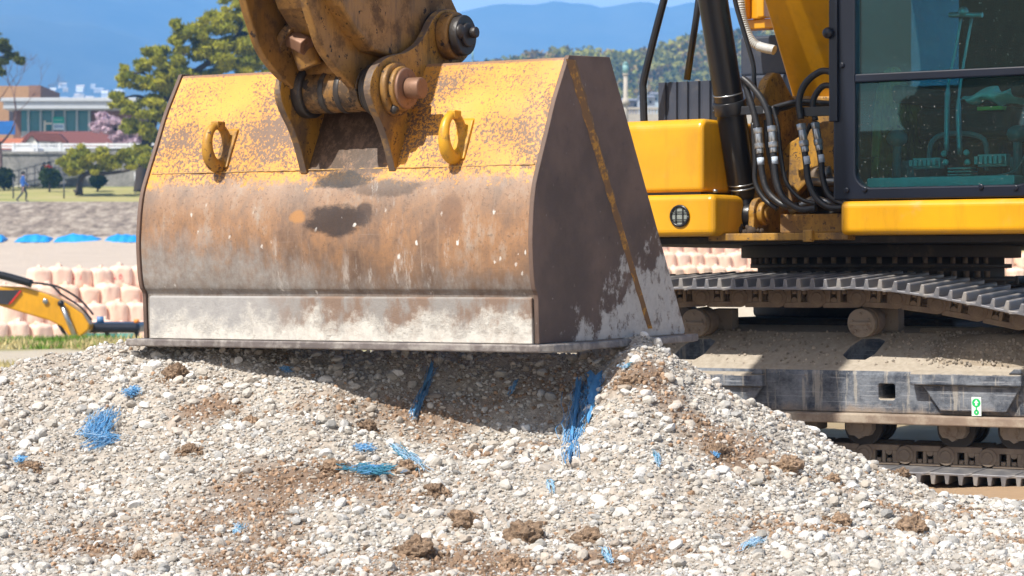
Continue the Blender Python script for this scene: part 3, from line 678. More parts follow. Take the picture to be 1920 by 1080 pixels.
obj('arm_pin', mb, M_grease, bucket, BM, .005)
mb = MB(); mb.sphere((XE+.03, PA.y-.04, PA.z-.075), .018, m=0); mb.sphere((XE+.085, PB.y-.045, PB.z+.01), .028, (.6, 1, 1)); mb.sphere((XE-.02, PA.y+.07, PA.z+.085), .022, (1.2, 1, .6)); multi('grease_smear', mb, M_grease, bucket, BM)
# ---- power link between the ears (two curved cheeks and a cross tube)
xm = (XE+XL)/2-.02
power = MB(); L0, L1 = XL+.036, XE-.106
power.cyl((L0, PA.y, PA.z), (L1, PA.y, PA.z), .078, None, 40)
for k in (.30, .58): 
    q = L0+(L1-L0)*k; power.cyl((q, PA.y, PA.z), (q+.024, PA.y, PA.z), .0805, None, 40, 1)
pl = obj('power_link', power, [M_tube, M_grease], EX, BM, .004)
def cheek(xa, xb, P):
    c = [BF.yz(px, py, xb) for px, py in P]; Q = []
    for i in range(len(c)-1):
        a, b, cc, d = c[max(i-1, 0)], c[i], c[i+1], c[min(i+2, len(c)-1)]
        for k in range(4):
            t = k/4; Q.append(tuple(.5*((2*b[j])+(cc[j]-a[j])*t+(2*a[j]-5*b[j]+4*cc[j]-d[j])*t*t+(3*b[j]-a[j]-3*cc[j]+d[j])*t**3) for j in (0, 1)))
    Q.append(c[-1])
    return Q
# right cheek: leaf shaped plate, leaning outwards at the top
def cheek_mesh(xr, P, lean):
    Q = cheek(xr, xr, P); n = len(Q); vs = []
    for s_ in (0, .032):
        for (y, z) in Q: vs.append((xr-s_+lean*(z-PA.z), y, z))
    m_ = MB(); m_.add(vs, [list(range(n))[::-1], list(range(n, 2*n))]+[(i, (i+1) % n, n+(i+1) % n, n+i) for i in range(n)]); return m_
CR = [(738,205),(716,208),(692,196),(660,160),(628,125),(604,90),(590,50),(578,10),(566,-50),(548,-180),(505,-430),(650,-430),(660,-200),(655,-60),(660,0),(680,50),(706,95),(735,125),(752,160),(750,190)]  # upper ends stretched past the view so the cheeks shade the hinge
xr = L1-.005
obj('link_cheek', cheek_mesh(xr, CR, 0.0), M_link, pl, BM, .006)
CL2 = [(px-6, py) for px, py in CR]
dxl = .258
XlC = xr-dxl
CLp = []
q0 = [BF.yz(px, py, xr) for px, py in CR]
mb = MB(); n = len(q0)
Qf = cheek(xr, xr, CR); vs = [(XlC-s_, y, z) for s_ in (0, .032) for (y, z) in Qf]; n = len(Qf)
mb.add(vs, [list(range(n))[::-1], list(range(n, 2*n))]+[(i, (i+1) % n, n+(i+1) % n, n+i) for i in range(n)])
obj('link_cheek', mb, M_link, pl, BM, .006)
# cross tube and bolted clamp between the cheeks
mb = MB(); cA = Vector((0, *BF.yz(640, 128, xm))); mb.cyl((XlC, cA.y, cA.z), (xr-.03, cA.y, cA.z), .04, None, 28)
obj('cross_tube', mb, M_link, pl, BM)
k0 = Vector(BF.Y(563, 74, PA.y-.13)); mb = MB(); mb.cyl(k0+Vector((-.045, -.01, .02)), k0+Vector((-.02, -.01, .0)), .062, None, 30); mb.cyl(k0+Vector((-.02, -.02, .0)), k0+Vector((.05, -.03, -.03)), .038, None, 6, 1); mb.cyl(k0+Vector((.0, -.0, -.0)), k0+Vector((.03, .02, -.10)), .044, None, 24)
mb.box(k0.x-.03, k0.x+.05, k0.y+.0, k0.y+.05, k0.z+.02, k0.z+.10, 2)
obj('rod_clamp', mb, [M_link, M_pin, worn('pale dusty steel', (.42, .40, .30), .6)], pl, BM, .004)
# bucket cylinder end (dark round tube end, top left), run upward to shade the hinge
mb = MB(); c0 = Vector(BF.Y(517, -6, PA.y-.16)); mb.cyl(c0, c0+Vector((.02, .02, 1.1)), .085, None, 32); mb.cyl(c0+Vector((-.001, -.01, -.03)), c0, .05, .086, 32)
obj('bucket_cylinder', mb, M_grease, EX, BM, .004)
# ---- arm (stick): tip between the ears, going up out of the picture
mb = MB(); AL, AR = XL+.06, XE-.05
ac = [BF.yz(px, py, AR) for px, py in [(872,115),(840,128),(800,122),(745,108),(700,95),(670,60),(640,10),(610,-80),(560,-300),(900,-420),(880,-250),(850,-80),(845,-10),(868,40),(880,85)]]
mb.prism(ac, AL, AR, 0); arm = obj('arm', mb, M_link, EX, BM, .012, 3)
mb = MB(); mb.prism([(y*.9+.0-.005, z) for y, z in [BF.yz(px, py, AR-.03) for px, py in [(690,92),(668,40),(655,-10),(640,-60),(760,-60),(770,0),(790,80)]]], AL+.03, AR-.03, 0)
mb2 = MB(); mb2.cyl((AR, PB.y, PB.z), (XE-.046, PB.y, PB.z), .095, None, 36); mb2.cyl((AL-.03, PB.y, PB.z), (AL, PB.y, PB.z), .095, None, 36)
multi('arm_boss', mb2, M_grease, arm, BM, .004)
mb = MB(); pz = [BF.xz(px, py, .22) for px, py in [(690,5),(760,5),(790,80),(700,80)]]
# upper arm and boom above the frame (they throw the shade the photo shows)
U0 = Vector(BF.M @ Vector(((AL+AR)/2, (ac[8][0]+ac[9][0])/2, (ac[8][1]+ac[9][1])/2)))
BFoot = Vector(UM @ Vector((-.05, -.25, 1.72)))
apex = U0+Vector((-.1, -.1, 2.3)); knee = Vector(UM @ Vector((-.10, -1.9, 4.3)))
def beam(mb, p, q, w, h0, h1, side):
    d = (q-p).normalized(); u = side.normalized(); v = u.cross(d).normalized(); vs = []
    for P_, h in ((p, h0), (q, h1)):
        for a, b in ((-1,-1),(1,-1),(1,1),(-1,1)): vs.append(P_+u*a*w/2+v*b*h/2)
    mb.add(vs, [(0,1,2,3),(4,7,6,5),(0,4,5,1),(1,5,6,2),(2,6,7,3),(3,7,4,0)])
sideU = Vector((math.cos(R(33)), -math.sin(R(33)), 0))
mb = MB(); beam(mb, U0+Vector((0, 0, -.1)), apex, .34, .5, .55, Vector((BF.c, -BF.s, 0))); obj('upper_arm', mb, M_yel, EX, Matrix(), .02)
# boom root: straight underside visible between cylinder and cab
mb = MB(); a0 = UF.Y(1484, 172, -.42); a1 = UF.Y(1430, 0, -.70); xb0 = (a0[0]+a1[0])/2; wb = .44
s0 = (a0[1], a0[2]); d_ = Vector((a1[1]-a0[1], a1[2]-a0[2])).normalized()
nrm = Vector((-d_.y, d_.x)) if d_.x*0+d_.y > 0 else Vector((d_.y, -d_.x))
up = Vector((s0[0], s0[1]))+d_*2.6; bk = Vector((abs(nrm.x), abs(nrm.y)*-0.0))
mb.prism([s0, tuple(up), (up.x+.55, up.y+.25), (s0[0]+.62, s0[1]+.25), (s0[0]+.52, s0[1]-.08), (s0[0]+.25, s0[1]-.18), (s0[0]+.06, s0[1]-.1)], xb0, xb0+wb, 0)
boom = obj('boom', mb, M_yel, EX, UM, .015, 3)
kneeU = UM @ Vector((xb0+wb/2, up.x+.27, up.y+.1))
mb = MB(); beam(mb, kneeU, apex+Vector((.1, .1, -.05)), .40, .62, .5, sideU); obj('boom_nose', mb, M_yel, boom, Matrix(), .02)

# ---- upper structure
def ubox(x0, x1, y0, y1, z0, z1): return MB().box(x0, x1, y0, y1, z0, z1)
def rprof(y0, y1, z0, z1, r, n=8, corners=(0, 0, 1, 1)):
    P = []
    for (cy, cz, a0, k) in ((y0, z0, 180, corners[0]), (y1, z0, 270, corners[1]), (y1, z1, 0, corners[2]), (y0, z1, 90, corners[3])):
        if not k: P.append((cy, cz)); continue
        ox = cy+(r if cy == y0 else -r); oz = cz+(r if cz == z0 else -r)
        for i in range(n+1):
            a = R(a0+90*i/n); P.append((ox+r*math.cos(a), oz+r*math.sin(a)))
    return P
plat = obj('platform', MB().box(-1.15, 1.32, -1.0, 2.5, 1.045, 1.078), M_dark, EX, UM, .005)
xA = UF.Y(1310, 300, -1.15)[0]; zA = UF.Y(1310, 362, -1.15)[2]
mb = MB(); mb.prism(rprof(-1.15, -.25, zA+.006, UF.Y(1250, 224, -1.15)[2], .05, 8, (0, 0, 0, 1)), -1.1, xA+.02, 0, sm=False)
tb = obj('tool_box', mb, M_yel, EX, UM, .022, 4)
mb = MB(); mb.prism(rprof(-1.175, -.25, 1.08, zA-.006, .03, 6, (0, 0, 0, 1)), -1.12, UF.Y(1335, 400, -1.175)[0]+.01, 0)
lb_ = obj('lower_box', mb, M_yel, EX, UM, .03, 4)
mb = MB(); mb.box(-1.05, xA, -1.13, -.3, zA-.006, zA+.006); obj('box_gap', mb, M_blk, lb_, UM)
c = Vector(UF.Y(1275, 405, -1.176)); mb = MB()
mb.tube([(c.x+.046*math.cos(a), c.y-.004, c.z+.046*math.sin(a)) for a in [2*math.pi*i/28 for i in range(29)]], .0065, 8, 0, 1)
mb.cyl((c.x, c.y+.001, c.z), (c.x, c.y-.003, c.z), .044, None, 28, 1)
for k in (-.018, .018): mb.box(c.x+k-.0025, c.x+k+.0025, c.y-.009, c.y-.004, c.z-.042, c.z+.042, 0); mb.box(c.x-.042, c.x+.042, c.y-.0115, c.y-.0095, c.z+k-.0025, c.z+k+.0025, 0)
obj('side_lamp', mb, [M_blk, plain('dusty lamp glass', (.25, .27, .24), .3, 30)], lb_, UM)
mb = MB(); c = Vector(UF.Y(1341, 361, -1.1)); mb.cyl((c.x, c.y, c.z), (c.x, c.y, c.z+.014), .012, None, 6); obj('bolt', mb, M_steel, tb, UM)
# ribbed panel
x0, z0 = UF.xz(1234, 226, -.85); x1, z1 = UF.xz(1338, 150, -.85)
P = []
for i in range(5):
    w = (x1-x0)/5; a = x0+i*w
    P += [(a, -.85), (a+w*.62, -.85), (a+w*.7, -.835), (a+w*.92, -.835)]
P += [(x1, -.85), (x1, -.62), (x0, -.62)]
mb = MB(); mb.prism(P, z0-.05, z1, 2); obj('ribbed_cover', mb, M_grey, EX, UM, .008, 3)
mb = MB(); mb.tube([UF.Y(1262, -60, -.98), UF.Y(1245, 0, -.98), UF.Y(1224, 80, -.98), UF.Y(1207, 150, -.98), UF.Y(1206, 175, -.98), UF.Y(1208, 240, -.98)], .0185, 12)
hr = obj('handrail', mb, M_blk, EX, UM)
mb = MB(); mb.tube([UF.Y(1318, -60, -.45), UF.Y(1306, 30, -.45), UF.Y(1288, 150, -.45)], .0175, 12, sub=1); obj('handrail', mb, M_blk, EX, UM)
# things behind the cylinder
x0, z0 = UF.xz(1388, 56, .1); x1, z1 = UF.xz(1452, -40, .1)
mb = MB(); mb.box(x0, x1, .1, .2, z0, z0+.05); mb.box(x0+.03, x0+.07, .02, .1, z0+.05, z1+.2); mb.box(x1-.06, x1-.02, .02, .1, z0+.05, z1+.2); mb.box(x0+.07, x1-.06, .08, .12, z0+.05, z1+.2)
obj('filter_bracket', mb, M_yel, EX, UM, .006)
x0, z0 = UF.xz(1360, 205, .25); x1, z1 = UF.xz(1470, 62, .25)
mb = MB(); mb.box(x0, x1, .25, .7, z0, z0+(z1-z0)*.45); mb.box(x0+.06, x1, .3, .7, z0+(z1-z0)*.45, z1); mb.box(x0+.05, x1-.05, .22, .25, z0+.04, z0+.1)
obj('engine_cover', mb, M_grey, EX, UM, .015, 3)
mb = MB(); mb.box(-1.05, 1.2, 1.0, 2.4, 1.08, 1.62); obj('engine_house', mb, M_yel, EX, UM, .05, 4)
mb = MB(); pts = [UF.Y(1384, -60, -.35), UF.Y(1388, 0, -.35), UF.Y(1395, 45, -.35), UF.Y(1415, 82, -.35), UF.Y(1452, 94, -.35)]
mb.tube(pts, lambda t: .021+.0022*math.sin(t*260) if t < .8 else .024, 14, 0, 60); obj('corrugated_hose', mb, plain('pale corrugated plastic', (.42, .42, .40), .45, 40), EX, UM)
mb = MB(); mb.tube([UF.Y(1372, -60, -.7), UF.Y(1378, 0, -.7), UF.Y(1398, 70, -.7), UF.Y(1412, 120, -.7), UF.Y(1414, 155, -.7), UF.Y(1420, 200, -.7)], .012, 10); obj('pipe', mb, M_blk, EX, UM)
# boom foot ears
mb = MB(); xe = UF.Y(1447, 200, -.7)[0]
eo = [UF.yz(px, py, xe) for px, py in [(1418,436),(1420,300),(1424,220),(1430,180),(1440,150),(1452,136),(1464,138),(1480,170),(1560,300),(1600,436)]]
mb.prism(eo, xe-.045, xe, 0); obj('boom_bracket', mb, M_yel2, EX, UM, .008)
mb = MB(); mb.prism(eo, xe+.58, xe+.62, 0); obj('boom_bracket', mb, M_yel2, EX, UM, .008)
mb = MB(); sw = [UF.xz(px, py, -.62) for px, py in [(1430,345),(1455,300),(1478,268),(1510,248),(1540,228),(1600,222),(1600,318),(1548,322),(1520,335),(1498,358),(1474,395),(1450,415),(1430,415)]]
mb.prism(sw, -.62, -.56, 1); obj('frame_web', mb, M_yel2, EX, UM, .01)
mb = MB(); sw = [UF.xz(px, py, -.45) for px, py in [(1475,180),(1600,180),(1600,300),(1475,300)]]; mb.prism(sw, -.45, -.40, 1); obj('frame_web', mb, M_yel2, EX, UM, .01)
mb = MB(); sw = [UF.xz(px, py, -.3) for px, py in [(1425,190),(1600,190),(1600,440),(1425,440)]]; mb.prism(sw, -.3, -.25, 1); obj('frame_web', mb, M_dark, EX, UM)
x0 = UF.Y(1328, 445, -1.08)[0]; zb = UF.Y(1450, 451, -1.08)[2]; zt = UF.Y(1450, 437, -1.08)[2]
mb = MB(); mb.box(x0, .34, -1.08, -.2, zb, zt); mb.box(x0+.5, x0+.545, -1.11, -1.08, zb-.008, zt+.012); fp = obj('front_plate', mb, M_yel2, EX, UM, .004)
x1_, z1_ = UF.xz(1462, 402, -.92); mb = MB(); mb.box(x1_, .34, -.92, -.89, zt+.002, z1_); obj('valve_guard', mb, M_yel2, EX, UM, .006)
# swivel pipes in the dark gap
mb = MB()
for a, b, r in (((1480, 395), (1530, 372), .018), ((1530, 372), (1570, 385), .015), ((1520, 340), (1585, 340), .02), ((1535, 330), (1560, 322), .03)):
    mb.cyl(UF.Y(*a, -.8), UF.Y(*b, -.78), r, None, 14)
obj('valve_pipe', mb, M_steel, EX, UM)
mb = MB(); mb.cyl(UF.Y(1560, 345, -.7), UF.Y(1590, 345, -.7), .035, None, 16, 0); mb.cyl(UF.Y(1535, 330, -.6), UF.Y(1545, 330, -.64), .05, None, 20); obj('swivel', mb, M_chain, EX, UM)
# ---- boom cylinder
c0 = Vector(UF.Y(1393, 352, -.86)); c1 = Vector(UF.Y(1337, 0, -1.12)); dd = (c1-c0).normalized(); ctop = c0+dd*2.3; cf = Vector(UF.Y(1397, 405, -.84))
mb = MB(); mb.cyl(c0, ctop, .069, None, 40); bc = obj('boom_cylinder', mb, M_blk, EX, UM, .004)
mb = MB(); mb.cyl(c0-dd*.001, c0+dd*.006, .071, None, 40, 0, True)
for t in (.02, .45): mb.cyl(c0+dd*t, c0+dd*(t+.006), .0705, None, 40)
multi('steel_ring', mb, M_steel, bc, UM)
mb = MB(); mb.cyl(c0-dd*.001, c0-dd*.05, .064, .05, 32); mb.cyl(c0-dd*.045, cf, .05, .046, 24); mb.cyl(cf+Vector((-.05, 0, 0)), cf+Vector((.05, 0, 0)), .065, None, 32); mb.cyl(cf+Vector((-.001, -.064, .0)), cf+Vector((-.001, -.075, .0)), .012, None, 8)
obj('cylinder_foot', mb, M_blk, bc, UM, .004)
mb = MB(); e1 = [(cf.y+.075*math.cos(R(a)), cf.z+.01+.075*math.sin(R(a))) for a in range(-10, 195, 12)]+[(cf.y-.08, zt+.001), (cf.y+.12, zt+.001)]
mb.prism(e1, cf.x-.085, cf.x-.055, 0); mb.prism(e1, cf.x+.055, cf.x+.085, 0); mb.cyl((cf.x+.085, cf.y, cf.z+.01), (cf.x+.115, cf.y, cf.z+.01), .055, None, 28); mb.cyl((cf.x+.115, cf.y, cf.z+.01), (cf.x+.13, cf.y, cf.z+.01), .032, None, 24)
obj('cylinder_bracket', mb, M_yel2, EX, UM, .006)
mb = MB()
for _ in range(26): mb.sphere((cf.x+random.uniform(-.09, .1), cf.y+random.uniform(-.1, -.02), zt+random.uniform(0, .035)), random.uniform(.008, .022), jit=.3, n=8)
obj('mud', mb, plain('dark greasy mud', (.06, .042, .03), .95, 30), fp, UM)
# clamps
mb = MB(); xa, za = UF.xz(1336, 222, -.96); xb_, zb_ = UF.xz(1450, 196, -.96)
mb.box(xa, xa+.05, -.97, -.93, za-.01, zb_+.005); mb.box(xa+.03, xb_, -1.0, -.985, za+.008, zb_-.006); mb.box(xb_-.012, xb_, -.985, -.9, za+.008, zb_-.006)
mb.cyl((xa+.016, -.975, za+.03), (xa+.016, -.985, za+.03), .008, None, 8)
pc = c0+dd*((za+.02-c0.z)/dd.z); mb.cyl(pc, pc+dd*.06, .078, None, 36)
obj('hose_clamp', mb, M_blk, bc, UM, .004)
mb = MB(); x2, z2 = UF.xz(1497, 219, -.98); x3, z3 = UF.xz(1580, 198, -.98); mb.box(x2, x3, -.98, -.965, z2, z3); mb.box(x2, x2+.012, -.965, -.90, z2, z3); mb.box(x2-.006, x2+.02, -.985, -.981, z2+.008, z3-.008, 1)
mb.box(xb_-.03, xb_-.004, -1.005, -1.001, za+.012, zb_-.01, 1)
multi('hose_clamp', mb, [M_blk, M_steel], EX, UM, .002)
# hoses
def hose(pts, r=.0155, d=-1.0, fit=None, dm=None):
    P = [UF.Y(px, py, d if dm is None else d+dm[i]) for i, (px, py) in enumerate(pts)]
    mb = MB(); mb.tube(P, r, 12, 0, 8); o = obj('hydraulic_hose', mb, M_rub, EX, UM)
    if fit:
        a, b = [Vector(UF.Y(*p, d)) for p in fit]; q = b-a; mb = MB()
        mb.cyl(a, a+q*.22, r*1.5, None, 6); mb.cyl(a+q*.2, a+q*.62, r*1.25, None, 16); mb.cyl(a+q*.6, a+q*.8, r*1.55, None, 6); mb.cyl(a+q*.8, b, r*1.2, None, 16)
        obj('hose_fitting', mb, M_steel, o, UM, .001)
        mb = MB(); mb.cyl(b+q*.16, b+q*.44, r*1.06, None, 16); obj('hose_label', mb, plain('blue white hose tag', (.45, .52, .6), .5, 40), o, UM)
hose([(1392,146),(1408,160),(1428,185),(1440,212),(1445,240)], d=-1.02)
hose([(1447,236),(1451,300),(1456,340),(1470,372),(1500,392),(1530,390)], d=-1.02, fit=[(1447,236),(1451,286)])
hose([(1395,152),(1404,180),(1412,205),(1420,240)], d=-1.0)
hose([(1421,240),(1426,300),(1432,340),(1444,365),(1470,385),(1496,386)], d=-1.0, fit=[(1421,240),(1425,288)])
hose([(1412,230),(1416,300),(1416,340),(1432,372),(1458,392)], .0125, d=-.96)
hose([(1448,200),(1458,235),(1464,290),(1474,340),(1500,372),(1530,382)], .010, d=-.97)
hose([(1436,225),(1438,270),(1450,330),(1458,360)], .010, d=-.93)
hose([(1502,224),(1498,190),(1508,160),(1528,140),(1550,133),(1585,148)], d=-.99)
hose([(1502,232),(1511,300),(1516,340),(1530,370),(1552,388),(1580,390)], d=-.99, fit=[(1502,232),(1510,285)])
hose([(1529,226),(1524,195),(1533,172),(1550,160),(1585,170)], .014, d=-.96)
hose([(1527,228),(1539,300),(1543,335),(1556,368),(1590,388)], .0145, d=-.96, fit=[(1528,230),(1537,282)])
hose([(1520,232),(1512,250),(1506,270)], .010, d=-.93)
hose([(1444,204),(1470,196),(1500,190),(1535,192),(1590,196)], .012, d=-.86); hose([(1446,209),(1475,202),(1505,195),(1590,203)], .011, d=-.84)
# ---- slew ring
mb = MB()
mb.cyl((0, 0, .985), (0, 0, 1.043), .68, None, 64); 
rg = obj('slew_ring', mb, M_dark, EX, UM, .004)
mb = MB(); mb.cyl((0, 0, .80), (0, 0, .985), .60, None, 64); mb.cyl((0, 0, .935), (0, 0, .955), .635, None, 64); mb.cyl((0, 0, .87), (0, 0, .89), .65, None, 64); obj('ring_gear', mb, M_dark, rg, UM)
mb = MB()
for i in range(18, 48):
    a = 2*math.pi*i/54+.6; mb.cyl((.62*math.cos(a), .62*math.sin(a), .955), (.62*math.cos(a), .62*math.sin(a), .985), .013, None, 6)
    mb.cyl((.628*math.cos(a), .628*math.sin(a), .89), (.628*math.cos(a), .628*math.sin(a), .92), .016, None, 6)
multi('ring_bolt', mb, M_chain, rg, UM)
# ---- deck beam under the cab
x0 = UF.Y(1576, 400, -1.2)[0]; zt2 = UF.Y(1600, 377, -1.2)[2]
mb = MB(); mb.prism(rprof(-1.2, -.9, 1.078, zt2, .03, 6, (1, 0, 0, 1)), x0, 1.36, 0); obj('deck_beam', mb, M_yel, EX, UM, .012, 3)
# ---- cab
cx0 = UF.Y(1562, 300, -1.17)[0]; cx1 = cx0+1.0; cz0 = zt2+.006; cz1 = 2.72; yF = -1.17; cw = UF.Y(1603, 250, yF)[0]
mb = MB(); mb.box(cx0, cx1, yF, yF+.055, cz0, cz1); cab = obj('cab', mb, M_navy, EX, UM)
gz0 = UF.Y(1700, 350, yF)[2]; gz1 = 2.62; gx0, gx1 = cw, cx1-.06
cut(cab, MB().prism(rprof(gx0, gx1, gz0, gz1, .075, 8, (1, 1, 1, 1)), yF-.1, yF+.2, 1))
b_ = cab.modifiers.new('bevel', 'BEVEL'); b_.width = .008; b_.segments = 3; b_.limit_method = 'ANGLE'; b_.angle_limit = R(50)
tz = UF.Y(1605, 147, yF)[2]
mb = MB(); mb.box(gx0+.001, gx1-.001, yF-.006, yF+.03, tz-.019, tz+.019); obj('transom', mb, M_navy, cab, UM, .006)
mb = MB(); mb.box(cx0-.012, cx0+.028, yF-.02, yF+.0, cz0+.35, cz1-.05); mb.sphere((cx0-.01, yF-.03, UF.Y(1572, 62, yF)[2]), .026); mb.cyl((cx0+.045, yF-.012, UF.Y(1585, 122, yF)[2]), (cx0+.045, yF, UF.Y(1585, 122, yF)[2]), .012, None, 10)
for px, py in ((1588, 357), (1622, 355), (1840, 350), (1905, 352)):
    q = UF.Y(px, py, yF); mb.cyl((q[0], yF-.01, q[2]), (q[0], yF, q[2]), .012, None, 10)
multi('cab_trim', mb, M_navy, cab, UM, .004)
def glass_mat():
    m = bpy.data.materials.new('tinted cab glass'); m.use_nodes = True; nt = m.node_tree; nt.nodes.clear()
    out = nt.nodes.new('ShaderNodeOutputMaterial'); tr = nt.nodes.new('ShaderNodeBsdfTransparent'); tr.inputs[0].default_value = (.46, .90, .92, 1)
    gl = nt.nodes.new('ShaderNodeBsdfGlossy'); gl.inputs['Roughness'].default_value = .02; gl.inputs[0].default_value = (.75, .95, 1, 1)
    df = nt.nodes.new('ShaderNodeBsdfDiffuse'); df.inputs[0].default_value = (.5, .55, .52, 1)
    fr = nt.nodes.new('ShaderNodeFresnel'); fr.inputs[0].default_value = 1.45
    mx = nt.nodes.new('ShaderNodeMixShader'); nt.links.new(fr.outputs[0], mx.inputs[0]); nt.links.new(tr.outputs[0], mx.inputs[1]); nt.links.new(gl.outputs[0], mx.inputs[2])
    tc = nt.nodes.new('ShaderNodeTexCoord'); nz = nt.nodes.new('ShaderNodeTexNoise'); nz.inputs['Scale'].default_value = 110; nz.inputs['Detail'].default_value = 3; nz.inputs['Roughness'].default_value = .6
    nt.links.new(tc.outputs['Object'], nz.inputs['Vector']); mr = nt.nodes.new('ShaderNodeMapRange'); mr.inputs[1].default_value = .68; mr.inputs[2].default_value = .73; mr.inputs[3].default_value = .02; mr.inputs[4].default_value = .65
    nt.links.new(nz.outputs['Fac'], mr.inputs[0]); m2 = nt.nodes.new('ShaderNodeMixShader')
    nt.links.new(mr.outputs[0], m2.inputs[0]); nt.links.new(mx.outputs[0], m2.inputs[1]); nt.links.new(df.outputs[0], m2.inputs[2]); nt.links.new(m2.outputs[0], out.inputs[0])
    return m
M_glass = glass_mat()
M_clear = M_glass.copy(); M_clear.name = 'clear side glass'
for n_ in M_clear.node_tree.nodes:
    if n_.type == 'BSDF_TRANSPARENT': n_.inputs[0].default_value = (.86, .95, .95, 1)
mb = MB(); mb.box(gx0-.02, gx1+.02, yF+.028, yF+.034, gz0-.02, tz-.012); obj('windshield', mb, M_glass, cab, UM)
mb = MB(); mb.box(gx0-.02, gx1+.02, yF+.034, yF+.04, tz+.0, gz1+.02); obj('windshield', mb, M_glass, cab, UM)
# shell behind
M_int = plain('cab interior plastic', (.16, .18, .18), .6, 12); M_intl = plain('pale cab trim', (.75, .8, .8), .6, 12); M_seat = plain('black seat fabric', (.012, .012, .013), .8, 30)
mb = MB()
yR = .45
mb.box(cx0, cx1, yF+.056, yR, cz0, cz0+.05); mb.box(cx0, cx1, yF+.056, yR, cz1-.06, cz1)
for x in (cx0, cx1-.05):
    mb.box(x, x+.05, yR-.08, yR, cz0+.05, cz1-.06)
mb.box(cx0, cx0+.03, yF+.056, yR-.08, cz0+.05, cz0+.20); mb.box(cx0+.05, cx1-.05, yR-.03, yR, cz0+.05, cz0+.62)
mb.box(cx1-.03, cx1, yF+.056, yR-.08, cz0+.05, cz0+.45); mb.box(cx1-.03, cx1, -.35, -.28, cz0+.45, cz1-.06)
obj('cab_shell', mb, M_navy, cab, UM, .006)
mb = MB(); mb.box(cx0+.01, cx0+.016, yF+.06, yR-.08, cz0+.2, cz1-.06); mb.box(cx1-.02, cx1-.014, yF+.06, -.35, cz0+.45, cz1-.06); mb.box(cx0+.05, cx1-.05, yR-.02, yR-.014, cz0+.62, cz1-.06); multi('side_window', mb, M_clear, cab, UM)
# interior
I = lambda px, py, d: Vector(UF.Y(px, py, d))
mb = MB(); q0, q1 = I(1628, 345, -1.08), I(1905, 328, -1.08); mb.box(q0.x, q1.x, -1.10, -.98, cz0+.051, q1.z); obj('floor_ledge', mb, plain('teal grey floor mat', (.5, .58, .55), .6, 20), cab, UM, .008)
mb = MB(); q0, q1 = I(1625, 300, -.35), I(1678, 152, -.35); mb.box(q0.x, q1.x, -.35, -.31, q0.z-.1, q1.z); q0, q1 = I(1632, 105, -.4), I(1664, 5, -.4)
mb.tube([(q0.x, -.4, q0.z), (q0.x+.01, -.4, q1.z-.04), (q0.x+.05, -.4, q1.z+.02), (q1.x+.08, -.4, q1.z+.06)], .02, 8); obj('rear_trim', mb, M_intl, cab, UM, .01)
mb = MB()
for px, py in ((1661, 195), (1664, 250)): q = I(px, py, -.42); mb.sphere(q, .04, (1, .5, 1.5))
obj('speaker', mb, M_seat, cab, UM)
mb = MB(); q0, q1 = I(1685, 262, -.2), I(1712, 145, -.2); mb.box(q0.x, q1.x, -.2, -.17, q0.z-.1, q1.z+.9); obj('inner_post', mb, plain('ochre light patch', (.35, .25, .08), .6), cab, UM)
# seat
mb = MB(); s = I(1850, 215, -.35); mb.box(s.x-.24, s.x+.24, -.62, -.1, s.z-.12, s.z+.02); mb.prism(rprof(s.x-.23, s.x+.23, s.z+.02, s.z+.72, .12, 6, (0, 0, 1, 1)), -.16, -.02, 1); mb.box(s.x-.15, s.x+.15, -.5, -.2, cz0+.05, s.z-.12)
mb.box(s.x-.34, s.x-.25, -.7, -.2, s.z+.05, s.z+.13); mb.box(s.x+.25, s.x+.34, -.7, -.2, s.z+.05, s.z+.13)
obj('seat', mb, M_seat, cab, UM, .03, 3)
mb = MB(); mb.tube([I(1775, 285, -.9), I(1776, 200, -.9), I(1779, 153, -.9), I(1790, 100, -.88), I(1802, 34, -.86)], lambda t: .013 if t < .4 else .007, 8, 0, 4)
mb.tube([I(1800, 290, -.9), I(1797, 200, -.9), I(1805, 130, -.88), I(1822, 34, -.86)], lambda t: .013 if t < .4 else .007, 8, 0, 4)
mb.tube([I(1780, 28, -.87), I(1842, 28, -.87)], .012, 8, 0, 1); mb.sphere(I(1806, 22, -.87), .025)
obj('travel_lever', mb, plain('chrome lever', (.34, .38, .40), .25, 20, metal=.6), cab, UM)
mb = MB()
for a, b, sgn in (((1706, 312), (1757, 299), 1), ((1828, 308), (1882, 292), 1)):
    p, q = I(*a, -.98), I(*b, -.98)
    for k in range(6):
        u = p.x+(q.x-p.x)*k/6; mb.box(u, u+(q.x-p.x)/6*.72, -.99, -.95, p.z, q.z)
    mb.box(p.x, q.x, -.95, -.90, p.z-.01, q.z+.01)
for px, py in ((1770, 288), (1773, 304), (1812, 286), (1814, 304)): mb.sphere(I(px, py, -1.0), .014)
for py in (316, 322, 328): p = I(1778, py, -.97); mb.box(p.x, p.x+.11, -.98, -.9, p.z-.003, p.z+.003)
obj('pedal', mb, plain('worn pedal metal', (.42, .47, .44), .5, 40), cab, UM, .002)
mb = MB()
for cx, cy, w in ((1682, 262, 1), (1908, 255, 1)):
    q = I(cx, cy+30, -.75); mb.cyl(q+Vector((0, 0, -.1)), q+Vector((0, 0, .05)), .02, None, 10); mb.sphere(q+Vector((0, 0, .08)), .05, (1, 1, .8)); mb.box(q.x-.06, q.x+.06, -.7, -.3, q.z-.2, q.z-.02)
obj('joystick_console', mb, M_int, cab, UM, .006)
mb = MB(); mb.tube([I(1742, 320, -.8), I(1748, 265, -.8), I(1790, 250, -.8), I(1845, 262, -.8), I(1850, 320, -.8)], .012, 8); mb.tube([I(1870, 330, -1.05), I(1905, 318, -1.05), I(1922, 290, -1.05)], .004, 6); obj('pedal_guard', mb, M_int, cab, UM)
